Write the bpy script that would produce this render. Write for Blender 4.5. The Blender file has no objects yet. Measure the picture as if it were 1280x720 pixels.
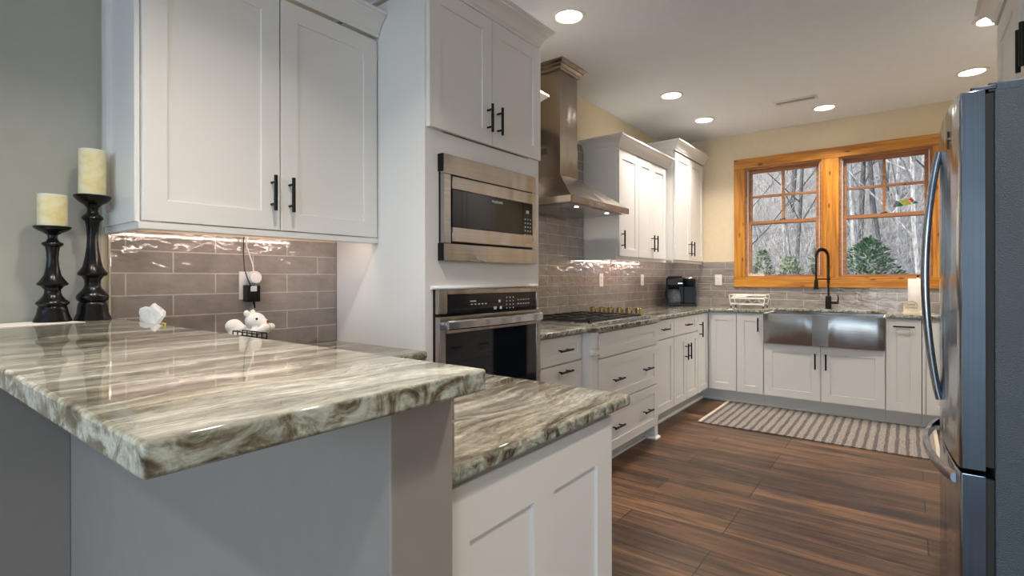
import bpy, bmesh, math, random
from mathutils import Vector, Matrix
R = math.radians
PI = math.pi
SC = bpy.context.scene
COL = SC.collection

# ---------------------------------------------------------------- camera, world, sun, exposure
YAW, ROLL, CAM_LOC = 37.4, -0.11, (2.21, 0.0, 1.21)
cam_d = bpy.data.cameras.new('camera')
cam_d.sensor_width = 36.0
cam_d.lens = 648.0 / 1280.0 * 36.0
cam_d.shift_y = -0.0091
cam_d.clip_start = 0.02
cam = bpy.data.objects.new('camera', cam_d)
COL.objects.link(cam)
cam.matrix_world = (Matrix.Translation(CAM_LOC) @ Matrix.Rotation(R(YAW), 4, 'Z')
                    @ Matrix.Rotation(R(90), 4, 'X') @ Matrix.Rotation(R(ROLL), 4, 'Z'))
SC.camera = cam
SC.view_settings.view_transform = 'Standard'
SC.view_settings.look = 'None'
SC.view_settings.gamma = 1.0
SC.view_settings.use_curve_mapping = False
SC.view_settings.exposure = 0.35

SKY_STRENGTH, SUN_STRENGTH = 0.28, 4.3
CAN_POWER, STRIP_POWER, DAY_POWER = 9.5, 1.15, 82.0
FILL_GLOBE_RADIANCE = 22.0
WARM, WARMER, COOL = (1.0, 0.90, 0.80), (1.0, 0.76, 0.66), (0.36, 0.66, 1.0)

world = bpy.data.worlds.new('world')
SC.world = world
world.use_nodes = True
wn = world.node_tree
bg = wn.nodes['Background']
sky = wn.nodes.new('ShaderNodeTexSky')
sky.sky_type = 'NISHITA'
sky.sun_disc = False
sky.sun_elevation = R(42)
sky.sun_rotation = R(200)
wn.links.new(sky.outputs[0], bg.inputs[0])
bg.inputs[1].default_value = SKY_STRENGTH


def lamp(name, kind, loc, aim, power, color, **kw):
    d = bpy.data.lights.new(name, kind)
    d.energy = power
    d.color = color
    for k, v in kw.items():
        setattr(d, k, v)
    o = bpy.data.objects.new(name, d)
    COL.objects.link(o)
    o.location = loc
    o.rotation_euler = Vector(aim).to_track_quat('-Z', 'Y').to_euler()
    return o


lamp('sun', 'SUN', (-20, -10, 30), (0.66, 0.42, -0.62), SUN_STRENGTH, (1.0, 0.95, 0.88), angle=R(0.6))
# daylight coming in through the tall windows of the living room behind the camera
lamp('daylight_rear', 'AREA', (3.2, -4.62, 1.40), (0, 1, 0), DAY_POWER, COOL, shape='RECTANGLE', size=5.8, size_y=2.2)


# ---------------------------------------------------------------- material helpers
class Mat:
    def __init__(s, name):
        s.m = bpy.data.materials.new(name)
        s.m.use_nodes = True
        s.t = s.m.node_tree
        s.b = s.t.nodes['Principled BSDF']

    def n(s, kind, **kw):
        nd = s.t.nodes.new('ShaderNode' + kind)
        for k, v in kw.items():
            if k[0] == '_':
                setattr(nd, k[1:], v)
            else:
                nd.inputs[k.replace('_', ' ')].default_value = v
        return nd

    def l(s, a, b):
        s.t.links.new(a, b)

    def set(s, **kw):
        for k, v in kw.items():
            k = k.replace('_', ' ')
            s.b.inputs[k].default_value = v
        return s

    def coords(s, scale=(1, 1, 1), loc=(0, 0, 0)):
        tc = s.n('TexCoord')
        mp = s.n('Mapping')
        mp.inputs['Scale'].default_value = scale
        mp.inputs['Location'].default_value = loc
        s.l(tc.outputs['Object'], mp.inputs['Vector'])
        return mp.outputs['Vector']

    def noise(s, vec, scale, detail=3.0, rough=0.5, dist=0.0):
        nd = s.n('TexNoise', Scale=scale, Detail=detail, Roughness=rough, Distortion=dist)
        if vec is not None:
            s.l(vec, nd.inputs['Vector'])
        return nd.outputs['Fac']

    def ramp(s, fac, stops):
        nd = s.t.nodes.new('ShaderNodeValToRGB')
        e = nd.color_ramp.elements
        while len(e) < len(stops):
            e.new(0.5)
        for el, (p, c) in zip(e, stops):
            el.position = p
            el.color = (*c, 1) if len(c) == 3 else c
        s.l(fac, nd.inputs['Fac'])
        return nd.outputs['Color']

    def mix(s, fac, a, b, mode='MIX'):
        nd = s.t.nodes.new('ShaderNodeMixRGB')
        nd.blend_type = mode
        for sock, v in ((nd.inputs['Fac'], fac), (nd.inputs['Color1'], a), (nd.inputs['Color2'], b)):
            if isinstance(v, (int, float)):
                sock.default_value = v
            elif isinstance(v, tuple):
                sock.default_value = (*v, 1)
            else:
                s.l(v, sock)
        return nd.outputs['Color']

    def bump(s, height, strength=0.3, dist=0.01):
        nd = s.n('Bump', Strength=strength, Distance=dist)
        s.l(height, nd.inputs['Height'])
        s.l(nd.outputs['Normal'], s.b.inputs['Normal'])

    def color(s, c):
        if isinstance(c, tuple):
            s.b.inputs['Base Color'].default_value = (*c, 1)
        else:
            s.l(c, s.b.inputs['Base Color'])
        return s


def plain(name, c, rough=0.5, metal=0.0, bump=0.0, bscale=60.0, var=0.0, **kw):
    m = Mat(name)
    m.set(Roughness=rough, Metallic=metal, **kw)
    m.color(c)
    if bump or var:
        v = m.coords()
        f = m.noise(v, bscale, 3)
        if bump:
            m.bump(f, bump, 0.002)
        if var:
            g = m.noise(v, bscale * 0.15, 3)
            lo = tuple(x * (1 - var) for x in c)
            m.color(m.ramp(g, [(0.3, lo), (0.7, c)]))
    return m.m


M = {}
M['cab'] = plain('white_cabinet_paint', (0.80, 0.79, 0.765), 0.33, bump=0.05, bscale=90)
M['kick'] = plain('toe_kick_paint', (0.70, 0.70, 0.68), 0.4, bump=0.05)
M['wall'] = plain('cream_wall_paint', (0.76, 0.645, 0.45), 0.7, bump=0.12, bscale=140, var=0.04)
M['wall_grey'] = plain('greige_wall_paint', (0.31, 0.285, 0.255), 0.6, bump=0.12, bscale=140, var=0.04)
M['wall_sage'] = plain('sage_grey_shaded_wall', (0.41, 0.415, 0.365), 0.55, bump=0.12, bscale=140, var=0.04)  # blue daylight and shade on the near left wall put into its colour
M['ceil'] = plain('ceiling_paint', (0.82, 0.86, 0.92), 0.8, bump=0.1, bscale=120, var=0.03)
M['black'] = plain('black_metal', (0.012, 0.011, 0.010), 0.38, 0.6, bump=0.03)
M['blackplastic'] = plain('black_plastic', (0.010, 0.010, 0.011), 0.28, Specular_IOR_Level=0.25, bump=0.03)
M['blackglass'] = plain('black_glass', (0.005, 0.007, 0.012), 0.035, Specular_IOR_Level=0.36, bump=0.004, bscale=3)
M['darkgap'] = plain('dark_recess', (0.02, 0.02, 0.02), 0.7, bump=0.02)
M['white'] = plain('white_plastic', (0.82, 0.80, 0.76), 0.35, bump=0.02)
M['paper'] = plain('white_paper', (0.84, 0.80, 0.74), 0.8, bump=0.15, bscale=50)
M['tissue'] = plain('tissue_paper', (0.93, 0.91, 0.88), 0.9, bump=0.2, bscale=80)
M['chrome'] = plain('chrome', (0.75, 0.74, 0.72), 0.12, 1.0, bump=0.01)
M['knob'] = plain('warm_reflection_knob_steel', (0.42, 0.34, 0.17), 0.2, 1.0, bump=0.01)  # stainless knobs, their warm reflection put into the base colour
M['iron'] = plain('cast_iron', (0.018, 0.017, 0.016), 0.42, 0.2, bump=0.3, bscale=250)
M['mark'] = plain('pale_printing', (0.62, 0.66, 0.70), 0.5, bump=0.01)
M['darkmark'] = plain('dark_printing', (0.06, 0.05, 0.045), 0.6, bump=0.01)
M['cream'] = plain('cream_plaque', (0.78, 0.68, 0.54), 0.6, bump=0.05)
M['yellow'] = plain('yellow_plastic', (0.75, 0.55, 0.05), 0.4, bump=0.02)
M['string'] = plain('dark_string', (0.06, 0.055, 0.05), 0.7, bump=0.05)
M['screen'] = plain('blue_black_display', (0.01, 0.03, 0.09), 0.06, bump=0.004, bscale=3)
M['latex'] = plain('cord_white', (0.78, 0.76, 0.72), 0.45, bump=0.02)


def stainless(name, base, rough, axis=1, streak=1.0):
    m = Mat(name)
    sc = [160.0, 160.0, 160.0]
    sc[axis] = 2.0
    f = m.noise(m.coords(tuple(sc)), 1.0, 4)
    g = m.noise(m.coords(), 3.0, 2)
    c = m.ramp(f, [(0.3, tuple(x * 0.86 for x in base)), (0.7, base)])
    m.color(c)
    m.set(Metallic=1.0)
    r = m.n('MapRange')
    r.inputs['To Min'].default_value = rough * 0.8
    r.inputs['To Max'].default_value = rough * 1.25
    m.l(g, r.inputs['Value'])
    m.l(r.outputs[0], m.b.inputs['Roughness'])
    b1 = m.n('Bump', Strength=0.06 * streak, Distance=0.001)
    m.l(f, b1.inputs['Height'])
    b2 = m.n('Bump', Strength=0.6, Distance=0.024)
    m.l(m.noise(m.coords((1.5, 3.2, 1.5)), 2.0, 1), b2.inputs['Height'])
    m.l(b1.outputs['Normal'], b2.inputs['Normal'])
    m.l(b2.outputs['Normal'], m.b.inputs['Normal'])
    return m.m


M['steel'] = stainless('brushed_stainless', (0.47, 0.44, 0.425), 0.25, 1)
M['steel_x'] = stainless('brushed_stainless_apron', (0.42, 0.41, 0.40), 0.24, 0, 3.0)
M['hood'] = stainless('hood_stainless', (0.38, 0.33, 0.28), 0.22, 2)
M['tray'] = stainless('cooktop_stainless', (0.66, 0.67, 0.70), 0.22, 1)
M['fridge_front'] = stainless('fridge_stainless', (0.46, 0.50, 0.55), 0.16, 2, 0.4)
M['fridge_handle'] = stainless('fridge_handle_steel', (0.42, 0.47, 0.53), 0.2, 2, 0.4)
M['fridge_edge'] = stainless('fridge_door_edge', (0.085, 0.10, 0.12), 0.38, 2, 0.5)

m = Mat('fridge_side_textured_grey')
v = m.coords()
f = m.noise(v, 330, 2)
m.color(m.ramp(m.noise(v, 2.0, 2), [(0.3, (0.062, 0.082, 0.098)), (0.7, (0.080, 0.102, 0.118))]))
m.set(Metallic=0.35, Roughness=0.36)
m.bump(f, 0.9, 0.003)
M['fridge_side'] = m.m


def granite(name, warm=0.0, seed=0.0):
    m = Mat(name)
    w = m.noise(m.coords((1.6, 1.1, 1.6), (seed, 0, 0)), 1.0, 3)
    tc = m.n('TexCoord')
    add = m.n('VectorMath', _operation='MULTIPLY_ADD')
    cb = m.n('CombineXYZ')
    m.l(w, cb.inputs[0])
    m.l(w, cb.inputs[2])
    m.l(cb.outputs[0], add.inputs[0])
    add.inputs[1].default_value = (0.34, 0.0, 0.2)
    m.l(tc.outputs['Object'], add.inputs[2])

    def mapped(sc, loc=(0, 0, 0)):
        mp = m.n('Mapping')
        mp.inputs['Scale'].default_value = sc
        mp.inputs['Location'].default_value = (loc[0] + seed, loc[1], loc[2])
        m.l(add.outputs[0], mp.inputs['Vector'])
        return mp.outputs['Vector']
    f1 = m.noise(mapped((30, 3.0, 30)), 1.0, 8, 0.66, 0.35)
    f2 = m.noise(mapped((8.0, 1.1, 8.0), (7, 3, 1)), 1.0, 5, 0.6, 0.5)
    f3 = m.noise(mapped((110, 40, 110), (2, 2, 2)), 1.0, 5, 0.7)
    f4 = m.noise(m.coords((1, 1, 1), (seed, 4, 2)), 22, 7, 0.62, 1.2)
    k = 1.0 + warm
    c1 = m.ramp(f1, [(0.39, (0.040, 0.033, 0.025)), (0.46, (0.115 * k, 0.110, 0.084)), (0.52, (0.235 * k, 0.222, 0.178)),
                     (0.575, (0.37 * k, 0.362, 0.308)), (0.65, (0.56, 0.57, 0.515))])
    c2 = m.ramp(f2, [(0.40, (0.075 * k, 0.064, 0.048)), (0.47, (0.20 * k, 0.195, 0.15)), (0.54, (0.35 * k, 0.35, 0.295)), (0.62, (0.52, 0.54, 0.49)), (0.74, (0.28, 0.32, 0.28))])
    c = m.mix(0.45, c1, c2)
    edge = m.ramp(f4, [(0.38, (0.055, 0.040, 0.022)), (0.45, (0.17, 0.15, 0.10)), (0.51, (0.33, 0.35, 0.295)), (0.60, (0.52, 0.56, 0.51)), (0.72, (0.36, 0.41, 0.37))])
    ge = m.n('NewGeometry')
    sx = m.n('SeparateXYZ')
    m.l(ge.outputs['Normal'], sx.inputs[0])
    ab = m.n('Math', _operation='ABSOLUTE')
    m.l(sx.outputs[2], ab.inputs[0])
    ef = m.ramp(ab.outputs[0], [(0.25, (0.85, 0.85, 0.85)), (0.85, (0, 0, 0))])
    c = m.mix(ef, c, edge)
    c = m.mix(0.40, c, m.ramp(f3, [(0.36, (0.12, 0.10, 0.08)), (0.52, (0.52, 0.51, 0.48)), (0.68, (0.82, 0.82, 0.79))]), 'OVERLAY')
    m.color(c)
    m.set(Roughness=0.05)
    m.bump(m.noise(m.coords(), 5, 2), 0.02, 0.002)
    return m.m


M['granite'] = granite('polished_granite_grey', 0.0, 0.0)
M['granite_warm'] = granite('polished_granite_warm', 0.04, 11.3)


def tile(name, axis):
    """glazed wavy subway tile; axis is the horizontal wall direction"""
    m = Mat(name)
    tc = m.n('TexCoord')
    sp = m.n('SeparateXYZ')
    m.l(tc.outputs['Object'], sp.inputs[0])
    cb = m.n('CombineXYZ')
    m.l(sp.outputs[axis], cb.inputs[0])
    m.l(sp.outputs[2], cb.inputs[1])
    mp = m.n('Mapping')
    mp.inputs['Location'].default_value = (-0.027 + 3.0, -0.911 + 0.0805 * 4, 0)
    m.l(cb.outputs[0], mp.inputs['Vector'])
    br = m.n('TexBrick', Scale=1.0, _offset=0.5)
    br.inputs['Mortar Size'].default_value = 0.0030
    br.inputs['Mortar Smooth'].default_value = 0.3
    br.inputs['Brick Width'].default_value = 0.30
    br.inputs['Row Height'].default_value = 0.0805
    br.inputs['Color1'].default_value = (0.335, 0.300, 0.278, 1)
    br.inputs['Color2'].default_value = (0.285, 0.260, 0.244, 1)
    br.inputs['Mortar'].default_value = (0.56, 0.52, 0.48, 1)
    m.l(mp.outputs[0], br.inputs['Vector'])
    cl = m.noise(mp.outputs[0], 9, 5, 0.6)
    cloud = m.ramp(cl, [(0.3, (0.80, 0.80, 0.80)), (0.7, (1.12, 1.10, 1.08))])
    m.color(m.mix(1.0, br.outputs['Color'], cloud, 'MULTIPLY'))
    def wave(sc, det):
        st = m.n('Mapping')
        st.inputs['Scale'].default_value = sc
        m.l(mp.outputs[0], st.inputs['Vector'])
        return m.noise(st.outputs[0], 1.0, det, 0.45, 0.5)
    big, fine = wave((9, 17, 20), 1.0), wave((34, 52, 20), 1.5)
    m2 = m.n('Math', _operation='MULTIPLY_ADD')
    m.l(fine, m2.inputs[0])
    m2.inputs[1].default_value = 0.20
    m.l(big, m2.inputs[2])
    mm = m.n('Math', _operation='MULTIPLY_ADD')
    m.l(br.outputs['Fac'], mm.inputs[0])
    mm.inputs[1].default_value = -0.22
    m.l(m2.outputs[0], mm.inputs[2])
    m.bump(mm.outputs[0], 0.8, 0.012)
    m.set(Roughness=0.07, Coat_Weight=0.6, Coat_Roughness=0.03)
    return m.m


M['tile_y'] = tile('grey_glazed_tile_side', 1)
M['tile_x'] = tile('grey_glazed_tile_back', 0)


def wood(name, cols, grain_axis, rough=0.4, knots=True, sc=1.0):
    m = Mat(name)
    s = [26 * sc] * 3
    s[grain_axis] = 1.6 * sc
    f = m.noise(m.coords(tuple(s)), 1.0, 6, 0.6, 1.2)
    c = m.ramp(f, [(0.37, cols[0]), (0.5, cols[1]), (0.63, cols[2])])
    if knots:
        s2 = [15.0] * 3
        s2[grain_axis] = 5.0
        vo = m.n('TexVoronoi', Scale=1.0)
        m.l(m.coords(tuple(s2)), vo.inputs['Vector'])
        k = m.ramp(vo.outputs['Distance'], [(0.06, (0.22, 0.16, 0.10)), (0.17, (1, 1, 1))])
        c = m.mix(1.0, c, k, 'MULTIPLY')
    m.color(c)
    m.set(Roughness=rough)
    m.bump(f, 0.08, 0.002)
    return m.m


OR = ((0.36, 0.125, 0.010), (0.50, 0.195, 0.016), (0.62, 0.275, 0.032))
M['pine_x'] = wood('orange_pine_horizontal', OR, 0, 0.38)
M['pine_z'] = wood('orange_pine_vertical', OR, 2, 0.38)
SA = ((0.30, 0.125, 0.045), (0.38, 0.165, 0.065), (0.46, 0.215, 0.09))
M['sash'] = wood('sash_wood', SA, 0, 0.45, False)

m = Mat('dark_plank_floor')
v = m.coords((1, 1, 1), (3.37, 5.03, 0))
br = m.n('TexBrick', Scale=1.0, _offset=0.37, _offset_frequency=3)
br.inputs['Brick Width'].default_value = 1.22
br.inputs['Row Height'].default_value = 0.176
br.inputs['Mortar Size'].default_value = 0.0032
br.inputs['Mortar Smooth'].default_value = 0.1
br.inputs['Color1'].default_value = (0.064, 0.031, 0.0145, 1)
br.inputs['Color2'].default_value = (0.122, 0.064, 0.030, 1)
br.inputs['Mortar'].default_value = (0.010, 0.006, 0.004, 1)
m.l(v, br.inputs['Vector'])
gv = m.coords((1.4, 22, 1))
gr = m.noise(gv, 1.0, 7, 0.65, 1.4)
g2 = m.noise(m.coords((0.8, 5.5, 1), (4, 1, 0)), 1.0, 4, 0.6, 1.0)
c = m.mix(1.0, br.outputs['Color'], m.ramp(gr, [(0.38, (0.45, 0.42, 0.40)), (0.5, (1.0, 1.0, 1.0)), (0.62, (1.55, 1.5, 1.45))]), 'MULTIPLY')
c = m.mix(1.0, c, m.ramp(g2, [(0.40, (0.48, 0.46, 0.45)), (0.60, (1.30, 1.27, 1.22))]), 'MULTIPLY')
m.color(c)
m.set(Roughness=0.32, Specular_IOR_Level=0.45)
mm = m.n('Math', _operation='MULTIPLY_ADD')
m.l(br.outputs['Fac'], mm.inputs[0])
mm.inputs[1].default_value = -1.2
m.l(gr, mm.inputs[2])
m.bump(mm.outputs[0], 0.16, 0.002)
M['floor'] = m.m

m = Mat('striped_woven_rug')
v = m.coords()
sp = m.n('SeparateXYZ')
m.l(v, sp.inputs[0])
wob = m.noise(m.coords((30, 5, 1)), 1.0, 2)
ad = m.n('Math', _operation='MULTIPLY_ADD')
m.l(wob, ad.inputs[0])
ad.inputs[1].default_value = 0.022
m.l(sp.outputs[0], ad.inputs[2])
mu = m.n('Math', _operation='MULTIPLY')
m.l(ad.outputs[0], mu.inputs[0])
mu.inputs[1].default_value = 2 * PI / 0.062
sn = m.n('Math', _operation='SINE')
m.l(mu.outputs[0], sn.inputs[0])
f = m.noise(m.coords((70, 130, 1)), 1.0, 3, 0.7)
st = m.ramp(sn.outputs[0], [(0.0, (0.26, 0.23, 0.202)), (0.30, (0.225, 0.20, 0.178)), (0.66, (0.105, 0.093, 0.088))])
c = m.mix(1.0, st, m.ramp(f, [(0.35, (0.35, 0.35, 0.35)), (0.65, (1.35, 1.35, 1.35))]), 'MULTIPLY')
m.color(c)
m.set(Roughness=0.95)
m.bump(f, 0.9, 0.006)
M['rug'] = m.m
M['hem'] = plain('rug_hem_cotton', (0.48, 0.41, 0.33), 0.9, bump=0.5, bscale=200)

m = Mat('window_glass')
t = m.t
tr = t.nodes.new('ShaderNodeBsdfTransparent')
tr.inputs[0].default_value = (0.97, 0.98, 0.98, 1)
gl = t.nodes.new('ShaderNodeBsdfGlossy')
gl.inputs['Roughness'].default_value = 0.02
fr_ = t.nodes.new('ShaderNodeFresnel')
fr_.inputs[0].default_value = 1.12
mx = t.nodes.new('ShaderNodeMixShader')
m.l(fr_.outputs[0], mx.inputs[0])
m.l(tr.outputs[0], mx.inputs[1])
m.l(gl.outputs[0], mx.inputs[2])
m.l(mx.outputs[0], t.nodes['Material Output'].inputs[0])
M['glass'] = m.m
M['carafe'] = plain('carafe_glass', (0.75, 0.80, 0.85), 0.03, bump=0.003, bscale=4, Transmission_Weight=0.85, IOR=1.3)


def emis(name, c, s):
    m = Mat(name)
    m.color((0.9, 0.9, 0.88))
    m.set(Emission_Color=(*c, 1), Emission_Strength=s)
    return m.m


M['lens'] = emis('lit_lamp_lens', (1.0, 0.93, 0.82), 9.0)
M['globe'] = emis('fill_globe_glow', (1.0, 0.84, 0.66), FILL_GLOBE_RADIANCE)
M['strip_lens'] = emis('lit_strip_lens', WARMER, 0.7)

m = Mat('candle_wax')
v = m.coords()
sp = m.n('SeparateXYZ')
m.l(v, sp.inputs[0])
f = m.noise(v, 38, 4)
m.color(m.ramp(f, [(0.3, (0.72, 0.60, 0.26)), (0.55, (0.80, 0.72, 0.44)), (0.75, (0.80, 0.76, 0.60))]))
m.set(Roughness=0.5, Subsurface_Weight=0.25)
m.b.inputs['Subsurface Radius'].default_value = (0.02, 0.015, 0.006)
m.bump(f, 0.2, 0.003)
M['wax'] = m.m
M['wax_rim'] = plain('pale_wax', (0.74, 0.72, 0.62), 0.55, bump=0.2, bscale=60)
M['plush'] = plain('white_plush', (0.84, 0.80, 0.74), 0.95, bump=1.0, bscale=240, Sheen_Weight=0.5)
M['ebony'] = plain('ebony_lacquer', (0.007, 0.006, 0.006), 0.24, Specular_IOR_Level=0.3, bump=0.05, bscale=25)
M['nose'] = plain('brown_nose', (0.22, 0.07, 0.03), 0.4, bump=0.05)
M['box'] = plain('tissue_box_card', (0.55, 0.55, 0.52), 0.6, bump=0.03)


# ---------------------------------------------------------------- mesh builder
class MB:
    def __init__(s):
        s.bm = bmesh.new()

    def add(s, verts, faces):
        vs = [s.bm.verts.new(v) for v in verts]
        for f in faces:
            try:
                s.bm.faces.new([vs[i] for i in f])
            except ValueError:
                pass
        return vs

    def absorb(s, b2):
        b2.verts.index_update()
        s.add([v.co.copy() for v in b2.verts], [[v.index for v in f.verts] for f in b2.faces])
        b2.free()
        return s

    def box(s, x0, x1, y0, y1, z0, z1, bev=0.0, seg=2):
        x0, x1 = min(x0, x1), max(x0, x1)
        y0, y1 = min(y0, y1), max(y0, y1)
        z0, z1 = min(z0, z1), max(z0, z1)
        V = [(x, y, z) for x in (x0, x1) for y in (y0, y1) for z in (z0, z1)]
        Fc = [(0, 1, 3, 2), (4, 6, 7, 5), (0, 4, 5, 1), (2, 3, 7, 6), (0, 2, 6, 4), (1, 5, 7, 3)]
        if not bev:
            s.add(V, Fc)
            return s
        b = bmesh.new()
        vs = [b.verts.new(v) for v in V]
        for f in Fc:
            b.faces.new([vs[i] for i in f])
        bmesh.ops.bevel(b, geom=list(b.edges), offset=bev, segments=seg, profile=0.5, affect='EDGES')
        return s.absorb(b)

    def fbox(s, fr, u0, u1, w0, w1, n0, n1, bev=0.0):
        a, b = fr(u0, w0, n0), fr(u1, w1, n1)
        return s.box(a[0], b[0], a[1], b[1], a[2], b[2], bev)

    def tube(s, pts, r, n=8, cap=True, closed=False):
        pts = [Vector(p) for p in pts]
        N = len(pts)
        rs = r if isinstance(r, (list, tuple)) else [r] * N
        rings = []
        prev = None
        for i, p in enumerate(pts):
            a = pts[i - 1] if i > 0 else (pts[-1] if closed else p)
            b = pts[i + 1] if i < N - 1 else (pts[0] if closed else p)
            d = (b - a)
            d = d.normalized() if d.length > 1e-9 else Vector((0, 0, 1))
            if prev is None:
                up = Vector((0, 0, 1)) if abs(d.z) < 0.9 else Vector((1, 0, 0))
                e1 = d.cross(up).normalized()
            else:
                e1 = prev - d * prev.dot(d)
                e1 = e1.normalized() if e1.length > 1e-6 else d.orthogonal().normalized()
            prev = e1
            e2 = d.cross(e1)
            rings.append([s.bm.verts.new(p + (e1 * math.cos(2 * PI * k / n) + e2 * math.sin(2 * PI * k / n)) * rs[i]) for k in range(n)])
        for i in range(N - (0 if closed else 1)):
            A, B = rings[i], rings[(i + 1) % N]
            for k in range(n):
                s.bm.faces.new((A[k], A[(k + 1) % n], B[(k + 1) % n], B[k]))
        if cap and not closed:
            s.bm.faces.new(rings[0][::-1])
            s.bm.faces.new(rings[-1])
        return s

    def cyl(s, p0, p1, r, n=16, r2=None):
        return s.tube([p0, p1], [r, r if r2 is None else r2], n)

    def lathe(s, prof, c=(0, 0, 0), n=36, axis='z'):
        rings = []
        for (r, h) in prof:
            ring = []
            for k in range(n):
                a = 2 * PI * k / n
                if axis == 'z':
                    p = (c[0] + r * math.cos(a), c[1] + r * math.sin(a), c[2] + h)
                elif axis == 'x':
                    p = (c[0] + h, c[1] + r * math.cos(a), c[2] + r * math.sin(a))
                else:
                    p = (c[0] + r * math.cos(a), c[1] + h, c[2] + r * math.sin(a))
                ring.append(s.bm.verts.new(p))
            rings.append(ring)
        for A, B in zip(rings, rings[1:]):
            for k in range(n):
                s.bm.faces.new((A[k], A[(k + 1) % n], B[(k + 1) % n], B[k]))
        s.bm.faces.new(rings[0][::-1])
        s.bm.faces.new(rings[-1])
        return s

    def ball(s, c, r, n=16, m=10):
        rx, ry, rz = r if isinstance(r, tuple) else (r, r, r)
        rows = []
        for i in range(1, m):
            t = PI * i / m
            rows.append([s.bm.verts.new((c[0] + rx * math.sin(t) * math.cos(2 * PI * k / n), c[1] + ry * math.sin(t) * math.sin(2 * PI * k / n), c[2] + rz * math.cos(t))) for k in range(n)])
        top = s.bm.verts.new((c[0], c[1], c[2] + rz))
        bot = s.bm.verts.new((c[0], c[1], c[2] - rz))
        for k in range(n):
            s.bm.faces.new((top, rows[0][k], rows[0][(k + 1) % n]))
            s.bm.faces.new((bot, rows[-1][(k + 1) % n], rows[-1][k]))
        for A, B in zip(rows, rows[1:]):
            for k in range(n):
                s.bm.faces.new((A[k], B[k], B[(k + 1) % n], A[(k + 1) % n]))
        return s

    def prism(s, poly, f0, f1, bev=0.0, seg=3):
        """poly: 2-D points; f0/f1 map (a, b) to the two end 3-D positions"""
        b = bmesh.new()
        A = [b.verts.new(f0(*p)) for p in poly]
        B = [b.verts.new(f1(*p)) for p in poly]
        b.faces.new(A[::-1])
        b.faces.new(B)
        n = len(poly)
        for i in range(n):
            b.faces.new((A[i], A[(i + 1) % n], B[(i + 1) % n], B[i]))
        bmesh.ops.recalc_face_normals(b, faces=b.faces)
        if bev:
            bmesh.ops.bevel(b, geom=list(b.edges), offset=bev, segments=seg, profile=0.5, affect='EDGES')
        return s.absorb(b)

    def slab(s, poly, z0, z1, bev=0.009, seg=3):
        return s.prism(poly, lambda x, y: (x, y, z0), lambda x, y: (x, y, z1), bev, seg)

    def sweep(s, path, prof, z0, side=1):
        """profile (out, up) swept along a plan polyline with mitred corners"""
        P = [Vector((x, y)) for x, y in path]
        N = len(P)
        rows = []
        for i in range(N):
            dirs = []
            if i > 0:
                dirs.append((P[i] - P[i - 1]).normalized())
            if i < N - 1:
                dirs.append((P[i + 1] - P[i]).normalized())
            nr = [Vector((d.y, -d.x)) * side for d in dirs]
            mv = nr[0] if len(nr) == 1 else (nr[0] + nr[1]) / (1 + nr[0].dot(nr[1]))
            rows.append([s.bm.verts.new((P[i].x + mv.x * o, P[i].y + mv.y * o, z0 + h)) for o, h in prof])
        n = len(prof)
        for A, B in zip(rows, rows[1:]):
            for k in range(n):
                s.bm.faces.new((A[k], A[(k + 1) % n], B[(k + 1) % n], B[k]))
        s.bm.faces.new(rows[0])
        s.bm.faces.new(rows[-1][::-1])
        return s

    def shaker(s, fr, u0, u1, w0, w1, th=0.02, st=0.06, rec=0.007, cols=1, st_v=None, flat=False):
        c = 0.0016
        if st_v is None:
            st_v = st
        us = [u0 + c, u0 + st]
        for k in range(1, cols):
            mid = u0 + (u1 - u0) * k / cols
            us += [mid - st / 2, mid + st / 2]
        us += [u1 - st, u1 - c]
        ws = [w0 + c, w0 + st_v, w1 - st_v, w1 - c]
        g = [[s.bm.verts.new(fr(u, w, th)) for w in ws] for u in us]
        nu = len(us)
        for i in range(nu - 1):
            for j in range(3):
                q = (g[i][j], g[i + 1][j], g[i + 1][j + 1], g[i][j + 1])
                if i % 2 == 1 and j == 1 and not flat:
                    d = 0.0015
                    ru0, ru1, rw0, rw1 = us[i] + d, us[i + 1] - d, ws[j] + d, ws[j + 1] - d
                    rv = [s.bm.verts.new(fr(*p, th - rec)) for p in ((ru0, rw0), (ru1, rw0), (ru1, rw1), (ru0, rw1))]
                    s.bm.faces.new(rv)
                    for k in range(4):
                        s.bm.faces.new((q[k], q[(k + 1) % 4], rv[(k + 1) % 4], rv[k]))
                else:
                    s.bm.faces.new(q)
        loop = [(i, 0) for i in range(nu)] + [(nu - 1, j) for j in (1, 2, 3)] + [(i, 3) for i in range(nu - 2, -1, -1)] + [(0, j) for j in (2, 1)]

        def outp(i, j, n):
            u = u0 if i == 0 else u1 if i == nu - 1 else us[i]
            w = w0 if j == 0 else w1 if j == 3 else ws[j]
            return s.bm.verts.new(fr(u, w, n))
        A = [outp(i, j, th - c) for i, j in loop]
        B = [outp(i, j, 0.0) for i, j in loop]
        L = len(loop)
        for k in range(L):
            k2 = (k + 1) % L
            s.bm.faces.new((g[loop[k][0]][loop[k][1]], g[loop[k2][0]][loop[k2][1]], A[k2], A[k]))
            s.bm.faces.new((A[k], A[k2], B[k2], B[k]))
        s.bm.faces.new(B)
        return s

    def xform(s, mat):
        bmesh.ops.transform(s.bm, matrix=mat, verts=list(s.bm.verts))
        return s

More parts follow.
